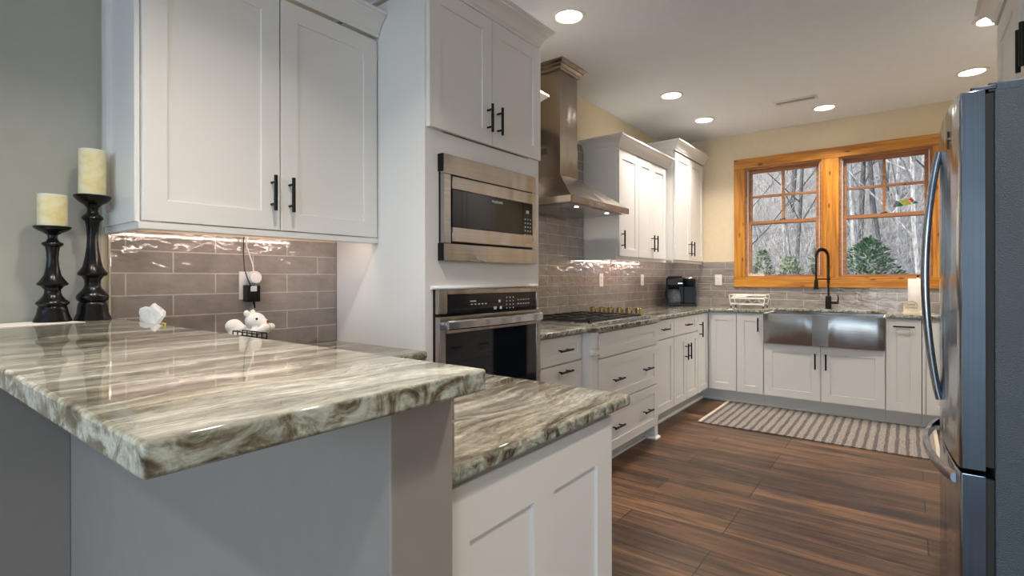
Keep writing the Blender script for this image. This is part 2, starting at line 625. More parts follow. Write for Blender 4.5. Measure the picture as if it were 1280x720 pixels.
    def build(s, name, mat, parent=None, local=False, smooth=True, ang=38):
        me = bpy.data.meshes.new(name)
        bmesh.ops.remove_doubles(s.bm, verts=list(s.bm.verts), dist=1e-6)
        bmesh.ops.recalc_face_normals(s.bm, faces=list(s.bm.faces))
        if parent is not None and not local:
            r = parent
            while r.parent is not None:
                r = r.parent
            bmesh.ops.translate(s.bm, verts=list(s.bm.verts), vec=-Vector(r.location))
        s.bm.to_mesh(me)
        s.bm.free()
        me.materials.append(M[mat] if isinstance(mat, str) else mat)
        if smooth:
            me.set_sharp_from_angle(angle=R(ang))
            for p in me.polygons:
                flat = (p.area > 8e-4 or len(p.vertices) > 4) and max(abs(p.normal.x), abs(p.normal.y), abs(p.normal.z)) > 0.9999
                p.use_smooth = not flat
        o = bpy.data.objects.new(name, me)
        COL.objects.link(o)
        if parent is not None:
            o.parent = parent
        return o


def thing(name, label, cat, loc=(0, 0, 0), rotz=0.0, group=None):
    o = bpy.data.objects.new(name, None)
    o.empty_display_size = 0.05
    COL.objects.link(o)
    o.location = loc
    o.rotation_euler = (0, 0, rotz)
    o['label'] = label
    o['category'] = cat
    if group:
        o['group'] = group
    return o


def tag(o, label, cat, group=None, kind=None):
    o['label'] = label
    o['category'] = cat
    if group:
        o['group'] = group
    if kind:
        o['kind'] = kind
    return o


def struct(o):
    o['kind'] = 'structure'
    return o


def dup(root, loc, label=None, rotz=None, scale=None):
    r = root.copy()
    COL.objects.link(r)
    r.location = loc
    if rotz is not None:
        r.rotation_euler = (0, 0, rotz)
    if scale is not None:
        r.scale = scale
    if label:
        r['label'] = label
    for ch in list(root.children):
        c = ch.copy()
        COL.objects.link(c)
        c.parent = r
        for g in list(ch.children):
            d = g.copy()
            COL.objects.link(d)
            d.parent = c
    return r


def text(body, name, mat, parent, loc, rot, size, extrude=0.0004):
    cu = bpy.data.curves.new(name, 'FONT')
    cu.body = body
    cu.size = size
    cu.extrude = extrude
    cu.align_x = 'CENTER'
    cu.align_y = 'CENTER'
    cu.materials.append(M[mat])
    tmp = bpy.data.objects.new(name, cu)
    COL.objects.link(tmp)
    bpy.context.view_layer.update()
    me = bpy.data.meshes.new_from_object(tmp.evaluated_get(bpy.context.evaluated_depsgraph_get()))
    bpy.data.objects.remove(tmp)
    me.name = name
    if not me.materials:
        me.materials.append(M[mat])
    o = bpy.data.objects.new(name, me)
    COL.objects.link(o)
    o.parent = parent
    r = parent
    while r.parent is not None:
        r = r.parent
    o.location = Vector(loc) - Vector(r.location)
    o.rotation_euler = rot
    return o


def FX(base):      # faces +x
    return lambda u, w, n: (base + n, u, w)


def FNX(base):     # faces -x
    return lambda u, w, n: (base - n, u, w)


def FNY(base):     # faces -y
    return lambda u, w, n: (u, base - n, w)


def pull(parent, fr, uc, wc, n0, L=0.13, vert=True):
    b = MB()
    n = n0 + 0.032
    h = L / 2
    q = L * 0.31
    if vert:
        b.cyl(fr(uc, wc - h, n), fr(uc, wc + h, n), 0.0066, 12)
        for d in (-q, q):
            b.cyl(fr(uc, wc + d, n0), fr(uc, wc + d, n), 0.0046, 10)
    else:
        b.cyl(fr(uc - h, wc, n), fr(uc + h, wc, n), 0.0066, 12)
        for d in (-q, q):
            b.cyl(fr(uc + d, wc, n0), fr(uc + d, wc, n), 0.0046, 10)
    return b.build('handle', 'black', parent)


def door(parent, fr, u0, u1, w0, w1, hu=None, hw=None, hv=True, st=0.06, name='door', L=0.13, handles=None, st_v=None):
    g = 0.0016
    d = MB().shaker(fr, u0 + g, u1 - g, w0 + g, w1 - g, 0.02, st, 0.007, 1, st_v).build(name, 'cab', parent)
    if handles is None and hu is not None:
        handles = [(hu, hw)]
    for (a, b) in handles or []:
        pull(d, fr, a, b, 0.02, L, hv)
    return d


CROWN = [(0.0, 0.0), (0.006, 0.0), (0.008, 0.012), (0.014, 0.018), (0.020, 0.034), (0.031, 0.052), (0.046, 0.066), (0.056, 0.072), (0.058, 0.079), (0.066, 0.082), (0.066, 0.095), (0.0, 0.095)]

# ================================================================ the setting
YB, XR, ZC, TOP = 5.90, 3.20, 2.75, 0.914     # back wall, right wall, ceiling, counter top
struct(MB().box(-0.12, 6.6, -4.6, YB + 0.15, -0.12, 0.0).build('floor', 'floor'))
struct(MB().box(-0.12, 6.6, -4.6, YB + 0.15, ZC, ZC + 0.15).build('ceiling', 'ceil'))
w = MB()
w.box(-0.12, 0.0, 0.56, YB + 0.15, 0, ZC)
struct(w.build('wall_left', 'wall'))
struct(MB().box(-0.12, 0.0, -4.6, 0.56, 0, ZC).build('wall_left_dining', 'wall_sage'))
WX0, WX1, WZ0, WZ1 = 0.83, 2.381, 1.218, 2.376
w = MB()
w.box(-0.0, WX0, YB, YB + 0.15, 0, ZC)
w.box(WX1, 6.6, YB, YB + 0.15, 0, ZC)
w.box(WX0, WX1, YB, YB + 0.15, 0, WZ0)
w.box(WX0, WX1, YB, YB + 0.15, WZ1, ZC)
w.box(1.555, 1.66, YB + 0.02, YB + 0.15, WZ0, WZ1)
struct(w.build('wall_back', 'wall'))
struct(MB().box(XR, XR + 0.12, 1.15, YB, 0, ZC).build('wall_right', 'wall'))
struct(MB().box(XR + 0.12, 6.6, 1.15, 1.27, 0, ZC).build('wall_right_return', 'wall'))
struct(MB().box(6.48, 6.6, -4.6, 1.15, 0, ZC).build('wall_east', 'wall_grey'))
w = MB()
for x0, x1 in ((0.0, 0.3), (3.1, 3.3), (6.1, 6.48)):
    w.box(x0, x1, -4.6, -4.45, 0, ZC)
for x0, x1 in ((0.3, 3.1), (3.3, 6.1)):
    w.box(x0, x1, -4.6, -4.45, 0, 0.25)
    w.box(x0, x1, -4.6, -4.45, 2.55, ZC)
struct(w.build('wall_rear', 'wall_grey'))

# half wall carrying the raised bar
KY0, KY1, KX = 0.452, 0.572, 1.659
struct(MB().box(0.0005, KX, KY0, KY1, 0.0, 1.0445, 0.003).build('wall_half', 'wall_grey'))
b = MB().box(0.0, 0.014, -4.4, KY0 - 0.001, 0.001, 0.13, 0.003)
struct(b.build('baseboard_left', 'cab'))
struct(MB().box(0.015, KX, KY0 - 0.014, KY0 - 0.0005, 0.001, 0.13, 0.003).build('baseboard_half_wall', 'cab'))

struct(MB().box(0.0145, 0.115, 0.165, KY0 - 0.0005, 0.001, 1.0445, 0.002).build('wall_bar_support', 'wall_grey'))

# glazed tile
struct(MB().box(0.0008, 0.010, 0.585, 1.476, 0.9145, 1.384).build('trim_1', 'tile_y'))
struct(MB().box(0.0008, 0.010, 2.3035, YB - 0.0095, 0.9145, 1.389).box(0.0008, 0.010, 2.706, 3.888, 1.389, 2.34).build('trim_2', 'tile_y'))
struct(MB().box(0.0105, XR - 0.001, YB - 0.009, YB - 0.0005, 0.9145, 1.114).box(0.0105, 0.718, YB - 0.009, YB - 0.0005, 1.1142, 1.389)
       .box(2.449, XR - 0.001, YB - 0.009, YB - 0.0005, 1.1142, 1.389).build('trim_3', 'tile_x'))
struct(MB().box(0.012, KX - 0.004, KY1 + 0.0005, KY1 + 0.007, 0.9145, 1.044).build('trim_4', 'tile_x'))
struct(MB().box(0.0008, 0.011, 0.577, 0.5845, 0.9145, 1.365, 0.001).build('trim_5', 'chrome'))

# window: pine casing, two double-hung units
cy0, cy1 = YB - 0.022, YB - 0.0005
cas = bpy.data.objects.new('trim_6', None)
COL.objects.link(cas)
cas['kind'] = 'structure'
for nm, a, mt in (('head_casing', (0.722, 2.445, cy0 - 0.003, cy1, 2.376, 2.477), 'pine_x'), ('sill_casing', (0.722, 2.445, cy0 - 0.003, cy1, 1.117, 1.218), 'pine_x'),
                  ('side_casing', (0.722, 0.83, cy0, cy1, 1.2185, 2.3755), 'pine_z'), ('side_casing', (2.381, 2.445, cy0, cy1, 1.2185, 2.3755), 'pine_z'),
                  ('mullion_casing', (1.534, 1.68, cy0, YB + 0.019, 1.2185, 2.3755), 'pine_z')):
    MB().box(*a, 0.003).build(nm, mt, cas)


def window(name, x0, x1):
    r = bpy.data.objects.new(name, None)
    COL.objects.link(r)
    r['kind'] = 'structure'
    z0, z1 = 1.2185, 2.3755
    y0, y1 = YB + 0.001, YB + 0.11
    b = MB()
    t = 0.018
    for a in ((x0, x0 + t, y0, y1, z0, z1), (x1 - t, x1, y0, y1, z0, z1), (x0 + t, x1 - t, y0, y1, z0, z0 + t * 0.7), (x0 + t, x1 - t, y0, y1, z1 - t, z1)):
        b.box(*a, 0.001)
    b.build('window_frame', 'sash', r)
    b = MB()
    for sx in (x0 + t, x1 - t - 0.008):
        b.box(sx, sx + 0.008, y0 + 0.02, y0 + 0.03, z0 + 0.02, z1 - 0.02)
    b.build('sash_track', 'white', r)
    cx = (x0 + x1) / 2
    # lower sash inside, upper sash outside
    for nm, ya, za, zb, grid in (('lower_sash', YB + 0.030, z0 + 0.013, 1.812, False), ('upper_sash', YB + 0.066, 1.776, z1 - t, True)):
        b = MB()
        s = 0.028
        yb = ya + 0.03
        xa, xb = x0 + t + 0.009, x1 - t - 0.009
        b.box(xa, xa + s, ya, yb, za, zb, 0.002).box(xb - s, xb, ya, yb, za, zb, 0.002)
        b.box(xa + s, xb - s, ya, yb, za, za + (0.032 if grid else 0.014), 0.002).box(xa + s, xb - s, ya, yb, zb - 0.034, zb, 0.002)
        if grid:
            zm = 2.075
            b.box(cx - 0.012, cx + 0.012, ya, yb, za + 0.032, zb - 0.034, 0.002)
            b.box(xa + s, xb - s, ya + 0.001, yb - 0.001, zm - 0.012, zm + 0.012, 0.002)
        o = b.build(nm, 'sash', r)
        MB().box(xa + s - 0.004, xb - s + 0.004, ya + 0.013, ya + 0.018, za + 0.01, zb - 0.03).build('pane', 'glass', o)
        if not grid:
            MB().box(cx - 0.028, cx + 0.028, ya + 0.004, ya + 0.024, zb, zb + 0.009, 0.002).cyl((cx - 0.01, ya + 0.012, zb + 0.009), (cx + 0.02, ya + 0.01, zb + 0.013), 0.004, 8).build('sash_lock', 'black', o)


window('window_1', 0.83, 1.534)
window('window_2', 1.68, 2.381)

# ================================================================ left upper cabinet over the bar end
UZ0, UTOP = 1.366, 2.283
t = thing('wall_cabinet', 'white two-door shaker wall cabinet above the plush toy, beside the candles', 'cabinet', (0.17, 1.02, UZ0))
b = MB().box(0.001, 0.31, 0.575, 1.474, UZ0 + 0.034, UTOP, 0.0015)
b.build('body', 'cab', t)
fr = FNY(0.575)
MB().shaker(fr, 0.003, 0.318, UZ0 + 0.024, UTOP, 0.013, 0.045, 0.011).build('end_panel', 'cab', t)
MB().sweep([(0.002, 0.575), (0.325, 0.575), (0.325, 1.474)], [(-0.012, 0), (0.003, 0.0), (0.006, 0.003), (0.006, 0.0235), (-0.012, 0.0235)], UZ0, 1).build('light_rail', 'cab', t)
fr = FX(0.3105)
door(t, fr, 0.578, 1.022, UZ0 + 0.026, UTOP - 0.012, 0.988, 1.528, st=0.068)
door(t, fr, 1.024, 1.472, UZ0 + 0.026, UTOP - 0.012, 1.058, 1.528, st=0.068)
MB().sweep([(0.001, 0.561), (0.331, 0.561), (0.331, 1.474)], CROWN, UTOP + 0.0005, 1).build('crown_molding', 'cab', t, ang=14)

# ================================================================ tall oven cabinet
TY0, TY1 = 1.4775, 2.302
t = thing('oven_cabinet', 'tall white cabinet tower holding the microwave and the wall oven', 'cabinet', (0.31, 1.89, 0))
b = MB()
b.box(0.012, 0.612, TY0, TY0 + 0.02, 0.0, 2.43, 0.001).box(0.012, 0.612, TY1 - 0.02, TY1, 0.0, 2.43, 0.001)
b.box(0.012, 0.03, TY0 + 0.02, TY1 - 0.02, 0.0, 2.43).box(0.012, 0.60, TY0 + 0.02, TY1 - 0.02, 2.41, 2.43)
b.box(0.03, 0.60, TY0 + 0.02, TY1 - 0.02, 1.20, 1.22).box(0.03, 0.60, TY0 + 0.02, TY1 - 0.02, 0.40, 0.42).box(0.03, 0.54, TY0 + 0.02, TY1 - 0.02, 0.0, 0.11)
b.build('body', 'cab', t)
b = MB()
FF = FX(0.6125)
mw = (1.553, 2.226, 1.286, 1.739)
ov = (1.520, 2.262, 0.445, 1.164)
for a in ((TY0, 1.575, 1.164, 2.445), (2.205, TY1, 1.164, 2.445), (1.575, 2.205, 1.164, 1.315), (1.575, 2.205, 1.715, 1.835), (1.575, 2.205, 2.42, 2.445),
          (TY0, 1.545, 0.11, 1.164), (2.245, TY1, 0.11, 1.164), (1.545, 2.245, 0.11, 0.47)):
    b.fbox(FF, a[0], a[1], a[2], a[3], 0.0, 0.018)
b.build('face_frame', 'cab', t)
fr = FX(0.6308)
door(t, fr, TY0 + 0.006, 1.889, 1.838, 2.432, 1.853, 1.955, st=0.066)
door(t, fr, 1.891, TY1 - 0.006, 1.838, 2.432, 1.927, 1.955, st=0.066)
door(t, fr, TY0 + 0.006, TY1 - 0.006, 0.125, 0.425, 1.89, 0.35, False, name='drawer')
MB().sweep([(0.001, TY0), (0.6308, TY0), (0.6308, TY1), (0.001, TY1)], CROWN, 2.446, 1).build('crown_molding', 'cab', t, ang=14)
MB().sweep([(0.6308, 1.506), (0.6308, 2.276)], [(0, 0), (0.012, 0.0), (0.016, 0.006), (0.010, 0.014), (0, 0.016)], 1.166, 1).build('oven_surround', 'cab', t)

# ---- microwave
t = thing('microwave', 'stainless built-in microwave oven in the tall white cabinet', 'microwave', (0.66, 1.89, 1.29))
y0, y1, z0, z1 = mw
fr = FX(0.6315)
b = MB()
a = 0.042
zi0, zi1 = z0 + 0.074, z1 - 0.085
b.fbox(fr, y0, y1, z0, zi0, 0.012, 0.034, 0.002).fbox(fr, y0, y1, zi1, z1, 0.012, 0.034, 0.002)
b.fbox(fr, y0, y0 + a, zi0, zi1, 0.012, 0.0335, 0.002).fbox(fr, y1 - a * 0.75, y1, zi0, zi1, 0.012, 0.0335, 0.002)
b.build('trim_frame', 'steel', t)
b = MB()
b.fbox(fr, y0 - 0.004, y0 + 0.01, z1 - 0.075, z1 - 0.001, 0.0, 0.031).fbox(fr, y0 - 0.004, y0 + 0.01, z0 + 0.001, z0 + 0.075, 0.0, 0.031).fbox(fr, y0 + 0.002, y1 - 0.002, z0 + 0.004, z1 - 0.004, 0.0, 0.012)
b.build('mounting_box', 'black', t)
yi0, yi1 = y0 + a + 0.004, y1 - a * 0.75 - 0.004
yc = yi1 - 0.085
zg0, zg1 = zi0 + 0.072, zi1 - 0.062
d = MB().fbox(fr, yi0, yi1, zg1, zi1 - 0.006, 0.013, 0.040, 0.003).fbox(fr, yi0, yi1, zi0 + 0.008, zg0, 0.013, 0.040, 0.003).build('door', 'steel', t)
MB().fbox(fr, yi0, yc - 0.001, zg0 + 0.0005, zg1 - 0.0005, 0.013, 0.0385, 0.001).build('door_window', 'blackglass', d)
text('FRIGIDAIRE', 'logo', 'mark', d, fr((yi0 + yc) / 2 + 0.05, zg1 - 0.022, 0.0388), (R(90), 0, R(90)), 0.016)
p = MB().fbox(fr, yc + 0.001, yi1, zg0 + 0.0005, zg1 - 0.0005, 0.013, 0.038, 0.001).build('control_panel', 'blackglass', t)
b = MB()
MB().fbox(fr, yc + 0.028, yc + 0.052, zg1 - 0.052, zg1 - 0.036, 0.038, 0.0386).build('clock', 'mark', p)
for i in range(3):
    for j in range(8):
        u = yc + 0.016 + i * 0.022
        wv_ = zg1 - 0.085 - j * 0.0195
        b.fbox(fr, u, u + 0.010, wv_, wv_ + 0.007, 0.038, 0.0386)
b.build('keypad', 'mark', p)

# ---- wall oven
t = thing('wall_oven', 'stainless and black glass wall oven below the microwave', 'oven', (0.66, 1.89, 0.45))
y0, y1, z0, z1 = ov
b = MB().box(0.05, 0.6305, y0 + 0.035, y1 - 0.035, z0 + 0.03, z1 - 0.02)
b.fbox(fr, y0, y1, z0, z1, 0.0, 0.012)
b.build('body', 'black', t)
zs = 1.055
pn = MB()
pn.fbox(fr, y0, y0 + 0.05, zs + 0.006, z1, 0.012, 0.036, 0.003).fbox(fr, y1 - 0.035, y1, zs + 0.006, z1, 0.012, 0.036, 0.003)
pn.fbox(fr, y0 + 0.05, y1 - 0.035, z1 - 0.022, z1, 0.012, 0.036, 0.003)
pn = pn.build('control_panel', 'steel', t)
dsp = MB().fbox(fr, y0 + 0.0505, y1 - 0.0355, zs + 0.006, z1 - 0.0225, 0.012, 0.0335, 0.001).build('display', 'blackglass', pn)
b = MB()
random.seed(5)
for i in range(5):
    b.fbox(fr, y0 + 0.20 + i * 0.024, y0 + 0.212 + i * 0.024, z1 - 0.070, z1 - 0.066, 0.0335, 0.034)
b.fbox(fr, y0 + 0.195, y0 + 0.235, z1 - 0.056, z1 - 0.052, 0.0335, 0.034)
for i in range(3):
    for j in range(4):
        b.fbox(fr, y0 + 0.455 + i * 0.026, y0 + 0.462 + i * 0.026, z1 - 0.047 - j * 0.017, z1 - 0.042 - j * 0.017, 0.0335, 0.034)
for i in range(5):
    for j in range(2):
        b.fbox(fr, y0 + 0.545 + i * 0.022, y0 + 0.558 + i * 0.022, z1 - 0.060 - j * 0.020, z1 - 0.056 - j * 0.020, 0.0335, 0.034)
b.fbox(fr, y0 + 0.36, y0 + 0.38, z1 - 0.098, z1 - 0.085, 0.0335, 0.034).fbox(fr, y0 + 0.405, y0 + 0.42, z1 - 0.098, z1 - 0.085, 0.0335, 0.034).fbox(fr, y0 + 0.395, y0 + 0.41, z1 - 0.066, z1 - 0.054, 0.0335, 0.034)
b.build('printing', 'mark', dsp)
dr = MB()
zt = zs - 0.004
dr.fbox(fr, y0, y0 + 0.038, z0, zt, 0.012, 0.038, 0.003).fbox(fr, y1 - 0.038, y1, z0, zt, 0.012, 0.038, 0.003)
dr.fbox(fr, y0 + 0.038, y1 - 0.038, zt - 0.075, zt, 0.012, 0.038, 0.003).fbox(fr, y0 + 0.038, y1 - 0.038, z0, z0 + 0.06, 0.012, 0.038, 0.003)
dr = dr.build('door', 'steel', t)
MB().fbox(fr, y0 + 0.0385, y1 - 0.0385, z0 + 0.0605, zt - 0.0755, 0.012, 0.035, 0.001).build('door_window', 'blackglass', dr)
b = MB()
pts = []
for i in range(13):
    s_ = i / 12
    pts.append(fr(y0 + 0.025 + s_ * (y1 - y0 - 0.05), zt - 0.036, 0.060 + 0.022 * math.sin(PI * s_)))
for k in range(12):
    A, B = pts[k], pts[k + 1]
    b.add([(A[0], A[1], A[2] - 0.020), (A[0] + 0.010, A[1], A[2] - 0.014), (A[0] + 0.010, A[1], A[2] + 0.014), (A[0], A[1], A[2] + 0.020),
           (B[0], B[1], B[2] - 0.020), (B[0] + 0.010, B[1], B[2] - 0.014), (B[0] + 0.010, B[1], B[2] + 0.014), (B[0], B[1], B[2] + 0.020)],
          [(0, 1, 5, 4), (1, 2, 6, 5), (2, 3, 7, 6), (3, 0, 4, 7)] + ([(0, 3, 2, 1)] if k == 0 else []) + ([(4, 5, 6, 7)] if k == 11 else []))
for yy in (y0 + 0.035, y1 - 0.035):
    b.fbox(fr, yy - 0.010, yy + 0.010, zt - 0.050, zt - 0.022, 0.038, 0.063, 0.002)
b.build('handle', 'tray', dr)

# ================================================================ cabinets right of the tower, on the cooktop wall
t = thing('wall_cabinet', 'narrow white wall cabinet almost hidden behind the tall oven cabinet', 'cabinet', (0.17, 2.5, UZ0))
MB().box(0.001, 0.31, 2.305, 2.70, UZ0, UTOP, 0.0015).build('body', 'cab', t)
door(t, FX(0.3105), 2.308, 2.697, UZ0 + 0.02, UTOP - 0.012, 2.65, 1.49)
MB().sweep([(0.331, 2.305), (0.331, 2.70), (0.001, 2.70)], CROWN, UTOP + 0.0005, 1).build('crown_molding', 'cab', t, ang=14)

g = 'white wall cabinets right of the hood'
t = thing('wall_cabinet', 'single-door white wall cabinet with the hood beside it', 'cabinet', (0.17, 4.09, UZ0), group=g)
MB().box(0.001, 0.31, 3.89, 4.292, UZ0 + 0.022, UTOP, 0.0015).box(0.2905, 0.31, 3.89, 4.292, UZ0, UZ0 + 0.0218).box(0.001, 0.29, 3.89, 3.906, UZ0, UZ0 + 0.022).build('body', 'cab', t)
door(t, FX(0.3105), 3.905, 4.291, UZ0 + 0.026, UTOP - 0.012, 3.945, 1.53, st=0.066, L=0.15)
MB().sweep([(0.001, 3.89), (0.331, 3.89), (0.331, 4.292)], CROWN, UTOP + 0.0005, 1).build('crown_molding', 'cab', t, ang=14)
t = thing('wall_cabinet', 'double-door white wall cabinet between the hood cabinet and the corner cabinet', 'cabinet', (0.17, 4.64, UZ0), group=g)
MB().box(0.001, 0.31, 4.293, 4.986, UZ0 + 0.022, UTOP, 0.0015).box(0.2905, 0.31, 4.293, 4.986, UZ0, UZ0 + 0.0218).build('body', 'cab', t)
door(t, FX(0.3105), 4.294, 4.612, UZ0 + 0.026, UTOP - 0.012, 4.572, 1.53, st=0.062, L=0.15)
door(t, FX(0.3105), 4.614, 4.935, UZ0 + 0.026, UTOP - 0.012, 4.652, 1.53, st=0.062, L=0.15)
MB().sweep([(0.331, 4.293), (0.331, 4.986)], CROWN, UTOP + 0.0005, 1).build('crown_molding', 'cab', t, ang=14)
t = thing('wall_cabinet', 'taller white corner wall cabinet above the coffee maker', 'cabinet', (0.2, 5.44, UZ0))
MB().box(0.001, 0.38, 4.99, 5.888, UZ0 + 0.022, 2.462, 0.0015).box(0.3605, 0.38, 4.99, 5.888, UZ0, UZ0 + 0.0218).build('body', 'cab', t)
door(t, FX(0.3805), 5.0, 5.432, UZ0 + 0.026, 2.448, 5.388, 1.515, st=0.066, L=0.15)
door(t, FX(0.3805), 5.434, 5.866, UZ0 + 0.026, 2.448, 5.478, 1.515, st=0.066, L=0.15)
MB().sweep([(0.001, 4.99), (0.401, 4.99), (0.401, 5.888)], CROWN, 2.4625, 1).build('crown_molding', 'cab', t, ang=14)


def under_light(label, y0, y1, x0=0.20, n=2):
    t = thing('cabinet_light', label, 'light', (x0, (y0 + y1) / 2, UZ0 - 0.02), group='strip lights under the wall cabinets')
    zt = UZ0 + (0.0215 if y0 > 2 else 0.0335)
    MB().box(x0, x0 + 0.011, y0, y1, zt - 0.016, zt, 0.002).build('housing', 'white', t)
    MB().box(x0 - 0.0016, x0 - 0.0002, y0 + 0.01, y1 - 0.01, zt - 0.014, zt - 0.003).build('lens', 'strip_lens', t)
    L = (y1 - y0) / n
    for k in range(n):
        lp = lamp('strip_lamp', 'AREA', (0, 0, 0), (-1, 0, -0.35), STRIP_POWER * L, WARMER, shape='RECTANGLE', size=L * 0.95, size_y=0.012)
        lp.parent = t
        lp.location = (x0 - 0.004 - t.location.x, y0 + L * (k + 0.5) - t.location.y, zt - 0.009 - t.location.z)


under_light('strip light under the cabinet above the plush toy', 0.64, 1.42, 0.300, 1)
under_light('strip light under the cabinets right of the hood', 3.95, 4.93, 0.279, 1)
under_light('strip light under the corner wall cabinet', 5.05, 5.82, 0.349, 1)

# ---- range hood
HY0, HY1, HX, HZ0 = 2.82, 3.68, 0.52, 1.694
t = thing('range_hood', 'stainless chimney range hood above the cooktop', 'range hood', (0.26, 3.25, HZ0))
cx1, cy0_, cy1_ = 0.256, 3.12, 3.365
b = MB()
b.box(0.0115, HX, HY0, HY1, HZ0 + 0.004, HZ0 + 0.046, 0.001)
zb, zt = HZ0 + 0.046, 1.945
b.add([(0.0115, HY0, zb), (HX, HY0, zb), (HX, HY1, zb), (0.0115, HY1, zb), (0.0115, cy0_, zt), (cx1, cy0_, zt), (cx1, cy1_, zt), (0.0115, cy1_, zt)],
      [(0, 1, 5, 4), (1, 2, 6, 5), (2, 3, 7, 6), (3, 0, 4, 7), (4, 5, 6, 7), (0, 3, 2, 1)])
cano = b.build('canopy', 'hood', t, ang=20)
b = MB().box(0.05, HX - 0.04, HY0 + 0.05, HY1 - 0.05, HZ0 - 0.002, HZ0 + 0.0035)
b.build('filter', 'steel', cano)
for k in range(3):
    b = MB()
    b.cyl((HX + 0.0005, 3.19 + k * 0.035, HZ0 + 0.026), (HX + 0.004, 3.19 + k * 0.035, HZ0 + 0.026), 0.006, 12)
    b.build('button', 'chrome', cano)
for yy in (3.03, 3.47):
    MB().cyl((0.44, yy, HZ0 - 0.004), (0.44, yy, HZ0 - 0.0022), 0.014, 20).build('hood_lamp', 'lens', cano)
for yy in (3.03, 3.47):
    lp = lamp('hood_spot', 'SPOT', (0, 0, 0), (0, 0, -1), 3.0, (1.0, 0.86, 0.5), spot_size=R(80), spot_blend=0.6, shadow_soft_size=0.02)
    lp.parent = t
    lp.location = (0.40 - 0.26, yy - 3.25, -0.008)
    lp.rotation_euler = (0, R(22), 0)
ch = MB().box(0.0115, cx1, cy0_, cy1_, 1.9455, 2.172, 0.0012).box(0.0115, cx1 - 0.003, cy0_ + 0.003, cy1_ - 0.003, 2.172, 2.69, 0.0012).build('chimney', 'hood', t)
b = MB()
for k in range(9):
    xx = 0.045 + k * 0.012
    b.box(xx, xx + 0.006, cy0_ - 0.0006, cy0_ + 0.001, 2.105, 2.15)
b.build('vent_slots', 'darkgap', ch)
pr = [(0, 0), (0.008, 0.0), (0.015, 0.010), (0.015, 0.018), (0.032, 0.030), (0.032, 0.038), (0.054, 0.050), (0.057, 0.0585), (0, 0.0585)]
MB().sweep([(0.0115, cy0_), (cx1, cy0_), (cx1, cy1_), (0.0115, cy1_)], pr, 2.691, 1).build('crown_molding', 'hood', t, ang=14)


# ================================================================ base cabinets
def carcass(t, x0, x1, y0, y1, kick=None, z1=0.883):
    b = MB().box(x0, x1, y0, y1, 0.114, z1, 0.001)
    b.build('body', 'cab', t)
    if kick:
        MB().box(*kick, 0.001, 0.1135).build('toe_kick', 'kick', t)


FB = 0.6105
gb = 'white base cabinets on the cooktop wall'
t = thing('base_cabinet', 'white three-drawer base cabinet beside the wall oven', 'cabinet', (0.3, 2.53, 0))
carcass(t, 0.001, 0.61, 2.3035, 2.768, (0.02, 0.545, 2.3035, 2.768))
fr = FX(FB + 0.02)
for z0, z1 in ((0.722, 0.876), (0.425, 0.716), (0.128, 0.419)):
    hz = (z0 + z1) / 2 if z0 > 0.7 else z1 - 0.04
    door(t, FX(0.6305 - 0.02), 2.312, 2.764, z0, z1, 2.545, hz, False, name='drawer', st=0.05, L=0.13)

t = thing('base_cabinet', 'deep white drawer cabinet under the gas cooktop with corner post', 'cabinet', (0.34, 3.28, 0))
PX = 0.68
b = MB().box(0.001, PX, 2.772, 3.802, 0.1, 0.883, 0.001)
b.build('body', 'cab', t)
MB().box(0.02, 0.618, 2.80, 3.78, 0.001, 0.0995).sweep([(0.618, 2.80), (0.618, 3.725)], [(0, 0), (0.012, 0), (0.012, 0.012), (0.004, 0.02), (0, 0.02)], 0.001, 1).build('toe_kick', 'kick', t)
fr = FX(PX + 0.0005)
b = MB()
ps = [(0.0, 0.0), (0.012, 0.0)]
for zz, h, o in ((0.1, 0.78, 0.012), (0.722, 0.014, 0.021), (0.745, 0.030, 0.027), (0.784, 0.014, 0.021), (0.86, 0.023, 0.018)):
    b.box(PX + 0.0005, PX + o, 2.772 - o * 0.6 + 0.006, 2.852, zz, zz + h, 0.002)
b.build('corner_post', 'cab', t)
for z0, z1, hh in ((0.716, 0.874, None), (0.418, 0.710, 1), (0.105, 0.412, 1)):
    hs = [(3.085, (z0 + z1) / 2 - 0.005), (3.565, (z0 + z1) / 2 - 0.005)] if hh else None
    door(t, fr, 2.858, 3.800, z0, z1, name='drawer', st=0.075, st_v=0.058, hv=False, handles=hs, L=0.14)
for ya, yb in ((2.775, 2.835), (3.742, 3.802)):
    b = MB()
    b.box(0.619, PX + 0.016, ya, yb, 0.022, 0.0995, 0.001)
    b.sweep([(0.619, ya), (PX + 0.016, ya), (PX + 0.016, yb), (0.619, yb)], [(0, 0), (0.016, 0), (0.016, 0.010), (0.004, 0.021), (0, 0.021)], 0.001, 1)
    b.build('foot', 'cab', t)

t = thing('base_cabinet', 'white one-drawer base cabinet beside the cooktop drawers', 'cabinet', (0.3, 4.06, 0), group=gb)
carcass(t, 0.001, 0.61, 3.806, 4.322, (0.02, 0.548, 3.806, 4.322))
fr = FX(FB)
door(t, fr, 3.81, 4.32, 0.718, 0.874, 4.085, 0.797, False, name='drawer', st=0.06, st_v=0.045)
door(t, fr, 3.81, 4.32, 0.122, 0.712, st=0.066)
t = thing('base_cabinet', 'white base cabinet with one wide drawer over a pair of doors', 'cabinet', (0.3, 4.63, 0), group=gb)
carcass(t, 0.001, 0.61, 4.324, 4.952, (0.02, 0.548, 4.324, 4.952))
door(t, fr, 4.326, 4.95, 0.718, 0.874, 4.64, 0.797, False, name='drawer', st=0.066, st_v=0.045)
door(t, fr, 4.326, 4.637, 0.122, 0.712, 4.60, 0.56, st=0.062, L=0.145)
door(t, fr, 4.639, 4.95, 0.122, 0.712, 4.676, 0.56, st=0.062, L=0.145)

